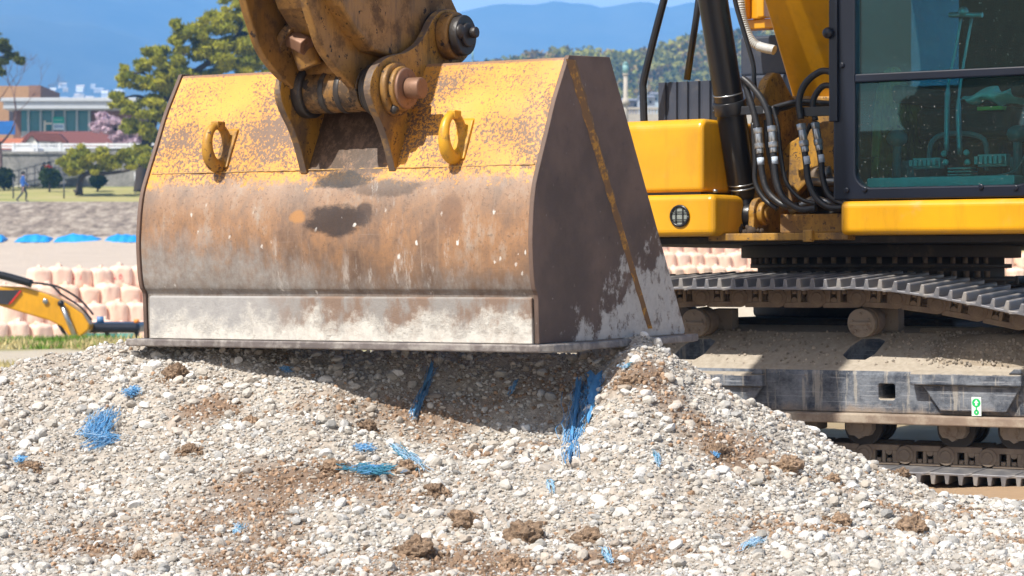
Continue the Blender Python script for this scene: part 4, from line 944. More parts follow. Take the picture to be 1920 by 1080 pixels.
# crumpled bag on the console
bm_v = []; n1, n2 = 22, 9
q0, q1 = I(1812, 200, -.55), I(1935, 166, -.55)
for i in range(n1+1):
    for j in range(n2+1):
        u, v_ = i/n1, j/n2; a = Vector((q0.x+(q1.x-q0.x)*u, -.55, q0.z+(q1.z-q0.z)*v_)); nn = mnoise.noise_vector(a*16)*.035
        e = .5+.5*max(0, math.sin(u*2.8+.3))**.5; a.z = q0.z+(q1.z-q0.z)*(.5+(v_-.5)*e); bm_v.append(a+nn+Vector((0, -.07*math.sin(v_*3.14), 0)))
mb = MB(); mb.add(bm_v, [(i*(n2+1)+j, (i+1)*(n2+1)+j, (i+1)*(n2+1)+j+1, i*(n2+1)+j+1) for i in range(n1) for j in range(n2)], 0, False)
mb.add([v+Vector((0, .012, 0)) for v in bm_v], [(i*(n2+1)+j, (i+1)*(n2+1)+j, (i+1)*(n2+1)+j+1, i*(n2+1)+j+1) for i in range(n1) for j in range(n2)], 0, False)
pb_ = obj('plastic_bag', mb, plain('crumpled white plastic', (.72, .76, .68), .4, 12), None, UM)
tag(pb_, 'crumpled white plastic bag lying inside the cab behind the glass', 'plastic bag')
mb = MB(); a, b = I(1848, 206, -.56), I(1895, 203, -.56); mb.box(a.x, b.x, -.66, -.5, a.z-.008, a.z+.008); obj('console_tray', mb, plain('yellow tray', (.6, .42, .05), .5), cab, UM)

# ---- crawler tracks
PITCH = .19
def shoe_mesh():
    mb = MB(); hp = PITCH/2
    # plate with three grousers, link side at z 0, grousers up (z +)
    P = [(-hp-.022,-.004),(-hp+.01,.002),(-hp+.01,.0),(hp-.012,.0),(hp+.006,.008),(hp+.006,.013),(hp-.014,.012),(.071,.012),(.067,.05),(.052,.052),(.046,.012),(.008,.012),(.004,.048),(-.010,.05),(-.016,.012),(-.052,.012),(-.056,.05),(-.071,.052),(-.078,.016),(-hp-.022,.007)]
    P = [p for i, p in enumerate(P) if i != 2]
    mb.prism(P, -.2, .4, 1, 0)
    return mb
def link_mesh(mb):
    hp = PITCH/2
    for y0 in (0., .165):
        y1 = y0+.032
        # link plate z from -.09 (rail) to 0 with two arched windows
        mb.prism([(-hp*1.02,-.09),(hp*.72,-.09),(hp*.98,-.078),(hp*1.02,-.062),(-hp*1.02,-.066)], y0, y1, 1, 1)
        for a, b in ((-.092, -.062), (-.030, -.014), (.018, .04)): mb.box(a, b, y0, y1, -.066, -.012, 1)
        mb.prism([(-.062,-.0665),(-.03,-.0665),(-.03,-.052),(-.037,-.045),(-.046,-.043),(-.055,-.045),(-.062,-.052)], y0+.003, y1-.003, 1, 1)
        mb.box(-.094, .05, y0, y1, -.012, 0, 1)
        mb.cyl((.068, y0-.006, -.046), (.068, y1+.004, -.046), .041, None, 22, 1); mb.cyl((.068, y0-.011, -.046), (.068, y0-.006, -.046), .026, None, 18, 1)
        for cx in (-.046, .002): mb.cyl((cx, y0+.012, -.013), (cx, y0+.012, -.03), .0135, None, 6, 1)
    mb.cyl((.068, .03, -.046), (.068, .17, -.046), .024, None, 12, 1)
    return mb
mb = shoe_mesh(); link_mesh(mb); SH = mb.mesh('track_shoe', [M_shoe, M_chain])
def chain_path():
    """loop of (x,z,angle) for chain pins line; z of the shoe/link junction"""
    pts = []
    xl, xr, zc_, r = -2.25, 1.75, .47, .375
    def ztop(x):
        z = .845
        if x > -.12: z -= .11*(1-math.cos(min((x+.12)/1.2, 1)*math.pi))*.5+.05*max(0, min((x+.12), .9))
        elif x < -1.02: z -= .015*math.sin(min((-1.02-x)/1.1, 1)*math.pi)
        return z
    N = 400
    for i in range(N): x = xl+(xr-xl)*i/N; pts.append((x, ztop(x)))
    ze = ztop(xr); zb = .062; rr = (ze-zb)/2
    for i in range(120): a = R(90-180*i/120); pts.append((xr+rr*math.cos(a), zb+rr+rr*math.sin(a)))
    for i in range(N): pts.append((xr-(xr-xl)*i/N, zb))
    rr = (ztop(xl)-zb)/2
    for i in range(120): a = R(270-180*i/120); pts.append((xl+rr*math.cos(a), zb+rr+rr*math.sin(a)))
    return np.array(pts+[pts[0]])
def build_track(M0, name_label, body=True):
    cr = obj('track_frame', frame_mb(), [M_frame], EX, M0, .012, 3); 
    if name_label: cr['label'] = name_label
    return cr
zt_ = lambda px, py, d: TF.Y(px, py, d)[2]
# frame section (y,z): flange, side, shoulder, dusty slope, inner top
zfl0 = zt_(1700, 794, -.13); zfl1 = zt_(1700, 776, -.13); zsh = zt_(1700, 690, -.1); ztp = zt_(1700, 628, .14)
def frame_mb():
    mb = MB(); prof_ = [(-.085, zfl1+.001), (-.085, zsh-.03), (-.079, zsh-.012), (-.062, zsh), (-.035, zsh+.012), (.15, ztp), (.30, ztp+.02), (.34, ztp), (.34, zfl1+.001)]
    n = 90; x0, x1 = -2.0, 1.6; vs = []
    mb.prism(prof_, x0, x1, 0); return mb
FRM = []; HOLES = []
for off, near in ((0, True), (2.25, False)):
    M0 = (TM if near else TF.M) @ Matrix.Translation((0, off, 0))
    fr = obj('track_frame', frame_mb(), [M_frame], EX, M0, .012, 3); FRM.append(fr)
    if near:
        for px in (1302, 1620):
            
            for kk_ in range(60):
                q = TF.Y(px, 655, -.04+kk_*.004)
                if q[2] <= zsh+.012+(ztp-zsh-.012)*((q[1]+.035)/.185)+.0045*0: break
            cxx, cyy = q[0], q[1]; HOLES.append((cxx, cyy))
            P = [(cxx-.085, cyy-.035), (cxx-.05, cyy-.06), (cxx+.03, cyy-.06), (cxx+.06, cyy-.03), (cxx+.085, cyy+.05), (cxx+.05, cyy+.065), (cxx-.03, cyy+.06), (cxx-.065, cyy+.02)]
            cut(fr, MB().prism(P, zsh-.06, ztp+.2, 2))
        q = TF.Y(1662, 733, -.085); cut(fr, MB().prism(rprof(q[0]-.038, q[0]+.038, q[2]-.033, q[2]+.035, .012, 5, (1, 1, 1, 1)), -.2, .25, 1))
        # hollow inside looks dark: inner box
        mb = MB(); mb.box(-1.9, 1.5, -.13, .0, zfl0, zfl1); fl = obj('frame_flange', mb, worn('dusty rusty flange', (.27, .20, .15), .85, dirt=(.42, .36, .28), lo=.4, hi=.65, sc=9, bump=.5, chip_at=.7), fr, M0, .006)
        for pa, pb in ((1225, 1430), (1706, 1916)):
            a = TF.Y(pa, 695, -.13); b = TF.Y(pb, 695, -.13); zz0 = zt_(pb, 722, -.13); zz1 = zt_(pb, 697, -.13); mb = MB()
            mb.prism([(-.086, zz1+.004), (-.135, zz1-.006), (-.14, zz0), (-.086, zz0)], a[0], b[0], 0)
            mb.prism([(b[0]-.06, zz1-.004), (b[0]-.03, zz1+.02), (b[0], zz1+.02), (b[0], zz1-.004)], -.137, -.086, 1)
            l_ = obj('step_ledge', mb, M_frame, fr, M0, .006)
            mb = MB(); ze = zfl1+.012; mb.prism([(a[0]+.05, zz0-.002), (b[0]-.01, zz0-.002), (b[0]-.075, ze+.01), (a[0]+.13, ze+.01)], -.118, -.098, 1); obj('step_plate', mb, M_frame, l_, M0, .004)
        # loose dirt on the slope
        v1, f1 = ico(1); VV, FF, CC, b = [], [], [], 0
        for _ in range(5200):
            x = random.uniform(-1.35, .7); t = random.random()**.7; dens = .12+.88*sm((x-.02)/.2)+.5*math.exp(-((x+1.2)/.2)**2)
            if random.random() > dens: continue
            y = -.05+t*.21; z = zsh+.012+(ztp-zsh-.012)*((y+.035)/.185)
            if any(abs(x-h_[0]) < .10 and h_[1]-.07 < y < h_[1]+.075 for h_ in HOLES): continue
            s = random.uniform(.0025, .009)
            if x > .05: z += .05*sm((x-.05)/.35)*math.sin(min(1, t*1.2)*3.1)*(.7+.3*random.random())
            VV.append(v1*s*(1+.5*(rng.random((len(v1), 1))-.5))+np.array([x, y, z])); FF.append(f1+b); b += len(v1)
            CC.append(np.repeat(np.array([[.48, .41, .33]])*random.uniform(.55, 1.3), len(v1), 0))
        mbd = MB(); # heap under the grains
        nx, ny = 60, 12; vs = []
        for i in range(nx+1):
            x = .0+.9*i/nx
            for j in range(ny+1):
                t = j/ny; y = -.045+t*.24; z = zsh+.012+(ztp-zsh-.012)*((y+.035)/.185)
                z += -.01+.062*sm((x-.0)/.4)*math.sin(min(1, t*1.15)*3.1)+.008*mnoise.fractal(Vector((x*20, y*20, 0)), .8, 2, 4)*sm(x/.2)
                vs.append((x, y, z))
        mbd.add(vs, [(i*(ny+1)+j, (i+1)*(ny+1)+j, (i+1)*(ny+1)+j+1, i*(ny+1)+j+1) for i in range(nx) for j in range(ny)], 0, True)
        do = obj('dirt_heap', mbd, plain('dried silt', (.33, .27, .20), .95, 40, .3, .8, .01), fr, M0)
        gr = bpy.data.objects.new('loose_dirt', np_mesh('loose_dirt', np.concatenate(VV), np.concatenate(FF), CLOD, np.clip(np.concatenate(CC), .02, .7))); C.objects.link(gr); put(gr, M0, fr); gr['kind'] = 'stuff'
        # carrier rollers
        for px, py in ((1303, 605), (1616, 605)):
            q = TF.Y(px, py, -.02); mb = MB(); mb.cyl((q[0], -.02, q[2]), (q[0], .015, q[2]), .064, None, 32); mb.cyl((q[0], .018, q[2]), (q[0], .034, q[2]), .058, None, 32, 1); mb.cyl((q[0], .034, q[2]), (q[0], .12, q[2]), .066, None, 32, 1); mb.cyl((q[0], .12, q[2]), (q[0], .30, q[2]), .03, None, 16); mb.box(q[0]+.0, q[0]+.10, .18, .26, q[2]-.12, q[2]+.05)
            for k in range(5): a = R(72*k+20); mb.cyl((q[0]+.042*math.cos(a), -.027, q[2]+.042*math.sin(a)), (q[0]+.042*math.cos(a), -.02, q[2]+.042*math.sin(a)), .007, None, 6)
            mb.box(q[0]-.05, q[0]+.05, -.026, -.0205, q[2]-.008, q[2]+.006)
            obj('carrier_roller', mb, [M_roll, M_chain], fr, M0, .005)
        # sticker
        q0 = TF.Y(1821, 777, -.1185); q1 = TF.Y(1839, 742, -.1185); mb = MB(); mb.box(q0[0], q1[0], -.1195, -.1181, q0[2], q1[2])
        st = obj('safety_sticker', mb, plain('white sticker', (.75, .85, .78), .4, 40, .08, 0), fr, M0)
        gm = plain('sticker green', (.01, .50, .13), .4, 40, .1, 0); wm = plain('sticker white', (.85, .9, .85), .4, 40, .05, 0)
        cxs = (q0[0]+q1[0])/2; w = q1[0]-q0[0]; zt3 = q1[2]-w*.58; mb = MB()
        mb.cyl((cxs, -.1205, zt3), (cxs, -.1197, zt3), w*.44, None, 28, 0); mb.box(cxs-w*.07, cxs+w*.07, -.1205, -.1197, q0[2]+w*.3, zt3-w*.42, 0); mb.cyl((cxs, -.1205, q0[2]+w*.36), (cxs, -.1197, q0[2]+w*.36), w*.27, None, 20, 0)
        mb.prism([(cxs, zt3+w*.33), (cxs-w*.24, zt3+.0), (cxs-w*.10, zt3+.0), (cxs-w*.10, zt3-w*.26), (cxs+w*.10, zt3-w*.26), (cxs+w*.10, zt3+.0), (cxs+w*.24, zt3+.0)], -.1212, -.1206, 1, 1)
        mb.box(cxs-w*.05, cxs+w*.05, -.1212, -.1206, q0[2]+w*.28, q0[2]+w*.44, 1)
        obj('sticker_arrow', mb, [gm, wm], st, M0)
    # bottom rollers with end collars
    tmpl = None
    for px in (1420, 1610, 1785, 1900) + (() if near else ()):
        q = TF.Y(px+6, 812, 0.0); x = q[0]; z = .228; mb = MB()
        mb.prism([(x-.062, zfl0-.001), (x+.062, zfl0-.001), (x+.062, z-.01), (x+.045, z-.035), (x+.02, z-.035), (x, z-.05), (x-.02, z-.035), (x-.045, z-.033), (x-.06, z-.01)], -.055, .0, 1)
        mb.cyl((x, -.062, z+.005), (x, -.055, z+.005), .028, None, 20)
        ro = obj('track_roller', mb, M_roll, fr, M0, .005)
        mb = MB(); mb.cyl((x, .001, z), (x, .025, z), .088, None, 36); mb.cyl((x, .025, z), (x, .06, z), .074, None, 36); mb.cyl((x, .06, z), (x, .14, z), .062, None, 30); mb.cyl((x, .14, z), (x, .175, z), .074, None, 36); mb.cyl((x, .175, z), (x, .2, z), .088, None, 36)
        obj('roller_wheel', mb, M_dark, fr, M0, .004)
    if near:
        mb = MB(); q = TF.Y(1500, 805, -.02); mb.box(q[0]-.05, q[0]+.08, -.03, .1, zfl0-.05, zfl0-.001); mb.cyl((q[0]-.04, -.04, zfl0-.06), (q[0]-.04, .05, zfl0-.06), .05, None, 20); obj('link_guard', mb, M_roll, fr, M0, .006)
    # idler / sprocket wheels at the ends
    for x, r in ((-2.25, .30), (1.75, .27)):
        mb = MB(); mb.cyl((x, .04, .45), (x, .15, .45), r, None, 48); mb.cyl((x, -.02, .45), (x, .04, .45), .12, None, 30); obj('idler_wheel', mb, M_dark, fr, M0, .01)
    # shoes around the loop
    cp = chain_path(); sg = np.hypot(*(cp[1:]-cp[:-1]).T); cum = np.concatenate([[0], np.cumsum(sg)]); L = cum[-1]; N = round(L/PITCH)
    first = None
    for k in range(N):
        if not near and not (0 <= k <= 22): continue
        s_ = (k+.35)*L/N; x = np.interp(s_, cum, cp[:, 0]); z = np.interp(s_, cum, cp[:, 1]); s2 = s_+.03; s1 = s_-.03
        dx = np.interp(s2 % L, cum, cp[:, 0])-np.interp(s1 % L, cum, cp[:, 0]); dz = np.interp(s2 % L, cum, cp[:, 1])-np.interp(s1 % L, cum, cp[:, 1])
        ang = math.atan2(dz, dx); Mk = M0 @ Matrix.Translation((x, 0, z)) @ Matrix.Rotation(-ang, 4, 'Y')
        if first is None: first = obj('track_shoe', SH, [], fr, Mk, .0025, 1)
        else: copyo(first, Mk, fr)
# car body between the tracks
mb = MB(); mb.box(-1.1, .1, .35, 2.2, .42, .70); mb.box(-1.5, -1.0, .3, 2.25, .38, .60); mb.box(0, .5, .3, 2.25, .38, .60); mb.cyl((-.58, 1.2, .69), (-.58, 1.2, .84), .62, None, 48)
obj('carbody', mb, M_dark, EX, TF.M, .03, 3)
mb = MB(); mb.cyl((-.98, .55, .60), (-.98, .60, .60), .10, None, 24); obj('hose_guide', mb, M_steel, EX, TF.M)

# =================================================================== BACKGROUND THINGS
exec_bg = True
# ---- second excavator in the lower pit
E2 = empty('excavator', (at(150, 600, 47).x, 47, -2.9)); tag(E2, 'distant small yellow excavator down in the pit at the left edge, black cab roof', 'excavator')
def px_prism(P, Y, th, name, mt, parent, bev=0):
    mb = MB(); mb.prism([(at(a, b, Y).x, at(a, b, Y).z) for a, b in P], Y-th/2, Y+th/2, 1); return obj(name, mb, mt, parent, Matrix(), bev)
Y2 = 45
b2 = px_prism([(-120,590),(-60,548),(0,536),(50,538),(95,552),(130,568),(160,588),(172,608),(170,618),(150,636),(142,640),(120,612),(95,600),(40,584),(0,572),(-60,585),(-110,620)], Y2, .5, 'boom', M_yel, E2, .03)
px_prism([(-40,544),(38,544),(28,556),(14,571),(-40,566)], Y2-.27, .03, 'boom_stripe', plain('dark decal', (.03, .03, .035), .5), b2)
px_prism([(38,544),(40,546),(22,568),(16,571),(28,556)], Y2-.27, .032, 'boom_stripe', plain('red decal', (.65, .03, .02), .5), b2)
mb = MB(); mb.tube([at(-30, 510, Y2-.3), at(10, 518, Y2-.3), at(60, 532, Y2-.3)], .07, 10); mb.tube([at(60, 530, Y2-.3), at(95, 535, Y2-.3), at(115, 552, Y2-.3), at(150, 575, Y2-.3), at(172, 600, Y2-.3)], .02, 6); mb.tube([at(80, 533, Y2-.2), at(110, 538, Y2-.2), at(150, 562, Y2-.2), at(175, 590, Y2-.2)], .02, 6)
obj('hydraulic_line', mb, M_blk, b2, Matrix())
mb = MB(); mb.cyl(at(115, 570, Y2-.32), at(140, 630, Y2-.32), .045, None, 12, 0); mb.sphere(at(114, 569, Y2-.34), .06, m=1); mb.sphere(at(85, 565, Y2-.28), .05, (1, .3, 1), 0); mb.tube([at(105, 600, Y2-.2), at(125, 632, Y2-.2)], .03, 8, 1, 1)
obj('cylinder', mb, [M_steel, M_blk], b2, Matrix())
mb = MB(); a, b = at(150, 622, 45.2), at(262, 606, 45.2); mb.box(a.x, b.x, 45.2, 46.9, a.z-.02, b.z); c2 = obj('cab_roof', mb, M_navy, E2, Matrix(), .07, 3)
mb = MB(); 
for px in (152, 200, 256): q = at(px, 620, 45.3); mb.box(q.x-.04, q.x+.04, 45.3, 45.38, -1.75, q.z-.001)
mb.box(a.x+.05, b.x-.05, 45.35, 46.8, -1.9, -1.1); obj('cab', mb, M_navy, E2, Matrix(), .02)
mb = MB(); mb.box(a.x+.05, b.x-.05, 45.33, 45.34, -1.1, a.z-.03); obj('cab_window', mb, M_glass, E2, Matrix())
mb = MB(); q = at(256, 606, 45.6); mb.cyl(q, q+Vector((0, 0, .07)), .05, .04, 12); obj('beacon', mb, plain('orange beacon', (.8, .25, .02), .4), c2, Matrix())
mb = MB(); q = at(188, 606, 45.6); mb.cyl(q, q+Vector((0, 0, .12)), .07, .06, 12); obj('roof_light', mb, plain('blue lamp housing', (.08, .2, .4), .4), c2, Matrix())
mb = MB(); mb.box(a.x-1.6, b.x+.2, 45.0, 48.0, -2.2, -1.75); mb.box(a.x-1.6, a.x-.1, 46.0, 48.0, -1.75, -1.1); obj('upper_body', mb, M_yel, E2, Matrix(), .05)
for yy in (44.9, 47.6): mb = MB(); mb.prism(rprof(a.x-2.2, b.x+1.0, -2.88, -2.2, .3, 6, (1, 1, 1, 1)), yy, yy+.5, 1); obj('crawler_track', mb, M_dark, E2, Matrix(), .03)

# ---- pink bulk bags
def bag_mesh(seed):
    random.seed(seed); mb = MB(); n = 28; rows = 15; vs = []
    for i in range(rows+1):
        t = i/rows; z = t*.98; r = .52*(1-.06*(2*t-1)**4) if t < .86 else .52*(1-.05)*math.cos((t-.86)/.14*1.3)
        if i == 0: r = .44
        for k in range(n):
            a = 2*math.pi*k/n; sq = (abs(math.cos(a))**5+abs(math.sin(a))**5)**(-1/5); q = r*(1+(sq-1)*.75)
            q *= 1+.03*math.sin(a*7+seed)*t+.05*(t-.4)+.07*mnoise.noise(Vector((math.cos(a)*2, math.sin(a)*2, z*2+seed*7)))
            vs.append((q*math.cos(a), q*math.sin(a), z+.09*mnoise.noise(Vector((math.cos(a)*3, math.sin(a)*3, seed*3.3)))*t**3))
    mb.add(vs, [(i*n+k, i*n+(k+1) % n, (i+1)*n+(k+1) % n, (i+1)*n+k) for i in range(rows) for k in range(n)], 0, True)
    mb.add(vs[-n:], [list(range(n))], 0, True)
    mb.tube([(0, 0, .93), (.05*math.sin(seed), .02, .99), (.14*math.sin(seed*2), -.1, 1.0)], lambda t: .16-.16*t if t < .5 else .08+.08*(t-.5), 8, 0, 3)
    return mb
def mat_bag():
    m = Mt('salmon woven bag', (.75, .5, .4), .75)
    oi = m.N('ShaderNodeObjectInfo'); c = m.mix(m.noise(1.6, 6), (.80, .47, .31), (.93, .70, .55)); c = m.mix(m.mth('MULTIPLY', oi.outputs['Random'], .35), c, (.92, .72, .62))
    c = m.mix(m.thr(m.noise((4, 4, 1.5), 7), .58, .75), c, (.6, .42, .30)); m.base(c); m.bump(m.noise((5, 5, 3), 5), .6, .08); return m.m
MBAG = mat_bag(); BAGS = [bag_mesh(i+1).mesh('bulk_bag', [MBAG]) for i in range(4)]; random.seed(11)
RED = plain('red marker', (.7, .05, .06), .6)
ordn = ['first', 'second', 'third', 'fourth', 'fifth', 'sixth', 'seventh', 'eighth', 'ninth', 'tenth']
def bags(px0, px1, Yl, Yr, z0, rows, names, where, skip=None):
    X0 = (px0-CX)/F*Yl; X1 = (px1-CX)/F*Yr; L = math.hypot(X1-X0, Yr-Yl); n = int(L/1.0)
    for r in range(rows):
        k = 0
        for i in range(n):
            t = (i+.5*(r % 2)+.2)/n
            X = X0+(X1-X0)*t; Y = Yl+(Yr-Yl)*t+r*.75; z = z0+.83*r; px = CX+X/Y*F
            if skip and skip(px, r): continue
            o = bpy.data.objects.new('bulk_bag', random.choice(BAGS)); C.objects.link(o)
            put(o, Matrix.Translation((X, Y, z)) @ Matrix.Rotation(random.choice([0, math.pi])+random.uniform(-.25, .25)+math.atan2(Yr-Yl, X1-X0), 4, 'Z') @ Matrix.Rotation(random.uniform(-.06, .06), 4, 'Y') @ Matrix.Diagonal((random.uniform(.94, 1.06), 1, random.uniform(.9, 1.1), 1)))
            tag(o, f'pink bulk bag, {ordn[min(k, 9)]} from left, {names[r]} row, {where}', 'bulk bag', 'pink bulk bags stacked in rows on the far slope'); k += 1
            if where.startswith('left') and r == 3 and (abs(px-232) < 21 or abs(px-155) < 20):
                mb = MB()
                for dx in (0, .2):
                    mb.tube([(-.22+dx, 0, .1), (-.12+dx, 0, .14), (-.1+dx, 0, .05), (-.22+dx, 0, -.08), (-.08+dx, 0, -.08)] if dx == 0 else [(.02, 0, 0), (.05, 0, .12), (.13, 0, .12), (.15, 0, -.02), (.08, 0, -.1), (.02, 0, 0)], .016, 5, 0, 4)
                obj('red_marking', mb, RED, o, Matrix.Translation((X, Y-.56, z+.5)))
bags(-15, 300, 114, 118, -2.1, 4, ['lowest', 'second', 'third', 'top'], 'left of the bucket', lambda px, r: (r == 3 and px < 40) or px > 320)
bags(1232, 1440, 153, 157, .55, 4, ['lowest', 'second', 'third', 'top'], 'between bucket and excavator', None)
bags(1860, 1935, 153, 154, .55, 4, ['lowest', 'second', 'third', 'top'], 'under the cab', None)
# ---- blue sheets on the bench
MTARP = plain('blue sheet', (.02, .30, .72), .4, 3, .2, .6, .05)
for i, (a, b, lb) in enumerate(((-25, 9, 'blue sheet at the left edge of the photo, on the far bench'), (30, 95, 'blue sheet heap, the lower thin one left of the longest sheet'), (103, 186, 'longest blue sheet heap on the far bench'), (197, 262, 'blue sheet heap next to the bucket\'s left edge'))):
    Y = 136; x0, x1 = (a-CX)/F*Y, (b-CX)/F*Y; n, m_ = 24, 8; vs = []
    for ii in range(n+1):
        for j in range(m_+1):
            u, v_ = ii/n, j/m_; h = .30*max(0, math.sin(math.pi*u))**.35*math.sin(math.pi*v_)**.7*(1+.5*mnoise.noise(Vector((u*6+i*5, v_*3, i))))
            y = Y-.6+v_*1.6; vs.append((x0+(x1-x0)*u, y+.25*mnoise.noise(Vector((u*5, i, v_))), prof(y, x0)+.0+h))
    mb = MB(); mb.add(vs, [(ii*(m_+1)+j, (ii+1)*(m_+1)+j, (ii+1)*(m_+1)+j+1, ii*(m_+1)+j+1) for ii in range(n) for j in range(m_)], 0, True)
    tag(obj('blue_sheet', mb, MTARP), lb, 'tarpaulin', 'blue sheets along the far bench')

# ---- stone wall, railings, guardrail
m = Mt('grey stone wall', (.3, .3, .3), .9); v = m.voro((3.2, 3.2, 4.5), feat='DISTANCE_TO_EDGE'); 
c = m.ramp(m.noise((1.1, 1.1, 1.4), 8, .75), [(.3, (.16, .155, .15)), (.55, (.28, .27, .26)), (.75, (.42, .40, .37))]); c = m.mix(m.mth('MULTIPLY', m.thr(v.outputs['Distance'], .09, .02), .4), c, (.12, .12, .11)); m.base(c); m.bump(v.outputs['Distance'], .4, .05)
mb = MB(); mb.box(-70, -8.5, 166.0, 166.8, 6.4, 8.85); mb.box(-70, -8.5, 165.9, 166.85, 8.85, 9.05)
tag(obj('stone_wall', mb, m.m, None, None, .03), 'long grey stone retaining wall behind the lawn', 'wall')
M_wht = plain('white painted steel', (.78, .80, .82), .5, 4, .08)
gr_ = empty('guardrail', (-35, 167, 9.05)); tag(gr_, 'white metal guardrail on top of the stone wall', 'guardrail')
mb = MB(); mb.box(-45, -23, 166.45, 166.52, 9.28, 9.40); mb.box(-45, -23, 166.45, 166.52, 9.46, 9.60); obj('rail', mb, M_wht, gr_)
for i in range(16):
    x = at(3, 0, 166.5).x-5.3+i*1.52; mb = MB(); mb.box(x-.06, x+.06, 166.4, 166.55, 9.05, 9.64)
    if x < -24: obj('post', mb, M_wht, gr_, None, .01)
M_bf = plain('dark railing steel', (.05, .055, .07), .5, 4)
rf = empty('railing', (-31, 160, 6.2)); tag(rf, 'thin dark pedestrian railing behind the walking person', 'railing')
mb = MB(); A, B_ = at(-10, 330, 163), at(110, 300, 163)
for dz in (0, -.45, -.9): mb.tube([A+Vector((0, 0, dz)), B_+Vector((0, 0, dz))], .025, 6, 0, 1)
obj('rail', mb, M_bf, rf)
for i in range(9):
    p = A.lerp(B_, i/8); mb = MB(); mb.cyl((p.x, p.y, prof(p.y, p.x)), (p.x, p.y, p.z), .03, None, 6); obj('post', mb, M_bf, rf)
rp = empty('ramp', (-29, 165, 6.7)); tag(rp, 'low pale stone ramp edge against the wall behind the bushes', 'ramp')
mb = MB(); A, B_ = at(28, 348, 164.8), at(150, 325, 164.8); mb.prism([(A.x, A.z-.2), (B_.x, B_.z-.2), (B_.x, B_.z), (A.x, A.z)], 164.6, 165.8, 1); obj('slab', mb, plain('pale stone', (.5, .49, .47), .9), rp)
for px, lb in ((25, 'thin dark lawn post left of the walking person'), (120, 'thin dark lawn post below the round bush'), (253, 'white lawn post near the bucket\'s left edge')):
    y0 = 153 if px < 200 else 158; q = at(px, 0, y0); z0 = prof(y0, q.x); mb = MB(); mb.cyl((q.x, y0, z0), (q.x, y0, z0+1.25), .045, .04, 8); mb.sphere((q.x, y0, z0+1.25), .05); tag(obj('post', mb, M_bf if px < 200 else M_wht), lb, 'post')

# ---- foliage helpers
def leaves(c, r, n, sz, flat=1.0, needle=False):
    """n small faces spread through a blob centred at c; numpy arrays"""
    d = rng.standard_normal((n, 3)); d /= np.linalg.norm(d, axis=1)[:, None]; rad = rng.random((n, 1))**(.8 if needle else .45)
    p = np.array(c)+d*rad*np.array([r, r, r*flat]); a = rng.standard_normal((n, 3)); a[:, 2] += .6 if needle else 0; a /= np.linalg.norm(a, axis=1)[:, None]
    b = np.cross(a, rng.standard_normal((n, 3))); b /= np.linalg.norm(b, axis=1)[:, None]; s = sz*(.6+.8*rng.random((n, 1))); w = s*(.2 if needle else .6)
    v = np.stack([p-a*s/2-b*w/2, p+a*s/2-b*w/2, p+a*s/2+b*w/2, p-a*s/2+b*w/2], 1).reshape(-1, 3)
    return v
def crown(name, blobs, sz, cols, parent, needle=False, dens=1.0):
    V, Cc = [], []
    for (c, r, fl) in blobs:
        n = int(dens*520*max(r, .25)**1.6/ (sz/.22)**1.3)+25; v = leaves(c, r, n, sz, fl, needle); V.append(v)
        t = random.random(); base_ = np.array(cols[0])*(1-t)+np.array(cols[1])*t
        tt = rng.random((n, 1)); k = (base_*.5+.5*(np.array(cols[0])*(1-tt)+np.array(cols[1])*tt))*(1+.2*rng.standard_normal((n, 1))); Cc.append(np.repeat(np.clip(k, .004, 1), 4, 0))
    V = np.concatenate(V); Cc = np.concatenate(Cc); f = np.arange(len(V)).reshape(-1, 4)
    o = bpy.data.objects.new(name, np_mesh(name, V, f, LEAF, Cc)); C.objects.link(o)
    put(o, Matrix(), parent); return o
def leafmat():
    m = Mt('foliage', (.1, .1, .05), .7); a = m.N('ShaderNodeAttribute'); a.attribute_name = 'tone'; m.base(a.outputs['Color'])
    nt = m.nt; tl = nt.nodes.new('ShaderNodeBsdfTranslucent'); nt.links.new(a.outputs['Color'], tl.inputs[0]); mx = nt.nodes.new('ShaderNodeMixShader'); mx.inputs[0].default_value = .25
    out = nt.nodes['Material Output']; nt.links.new(m.b.outputs[0], mx.inputs[1]); nt.links.new(tl.outputs[0], mx.inputs[2]); nt.links.new(mx.outputs[0], out.inputs[0]); m.b.inputs['Specular IOR Level'].default_value = .2; return m.m
LEAF = leafmat(); BARK = plain('dark bark', (.06, .045, .035), .95, 6, .4, .8)
PINE = ((.13, .17, .018), (.55, .50, .04)); 
def blobs_px(L, Y, jy=1.5, sub=4):
    out = []
    for (px, py, r) in L:
        rm = r/F*Y
        for k in range(sub):
            q = at(px+random.uniform(-.75, .75)*r, py+random.uniform(-.6, .6)*r, Y+random.uniform(-jy, jy)); out.append(((q.x, q.y, q.z), rm*random.uniform(.38, .75), .5))
    return out
YP = 158
bp = at(268, 352, YP); T1 = empty('pine_tree', (bp.x, YP, prof(YP, bp.x))); tag(T1, 'tall leaning pine tree behind the bucket, tufted olive green crown', 'tree')
PL = [(440,14,30),(405,42,30),(470,40,30),(360,62,28),(392,88,30),(435,90,34),(480,80,36),(510,60,30),(345,105,22),(330,75,14),(500,118,34),(455,122,30),(410,122,26),(290,108,24),(318,132,26),(265,122,16),(236,150,18),(272,158,22),(305,168,26),(222,188,18),(250,205,20),(290,205,26),(318,215,22),(245,236,18),(285,246,24),(232,130,8),(348,140,26),(380,150,26),(300,268,18),(270,285,16),(455,-20,24),(500,0,30),(540,30,30),(330,45,9),(560,90,30)]
crown('crown', blobs_px(PL, YP, 1.8, 13), .30, PINE, T1, True, 1.6)
mb = MB(); tp = [at(262, 360, YP), at(268, 300, YP), at(280, 250, YP), at(300, 200, YP), at(345, 150, YP), at(400, 110, YP), at(450, 60, YP), at(480, 20, YP)]
mb.tube(tp, lambda t: .34*(1-t)+.07, 9)
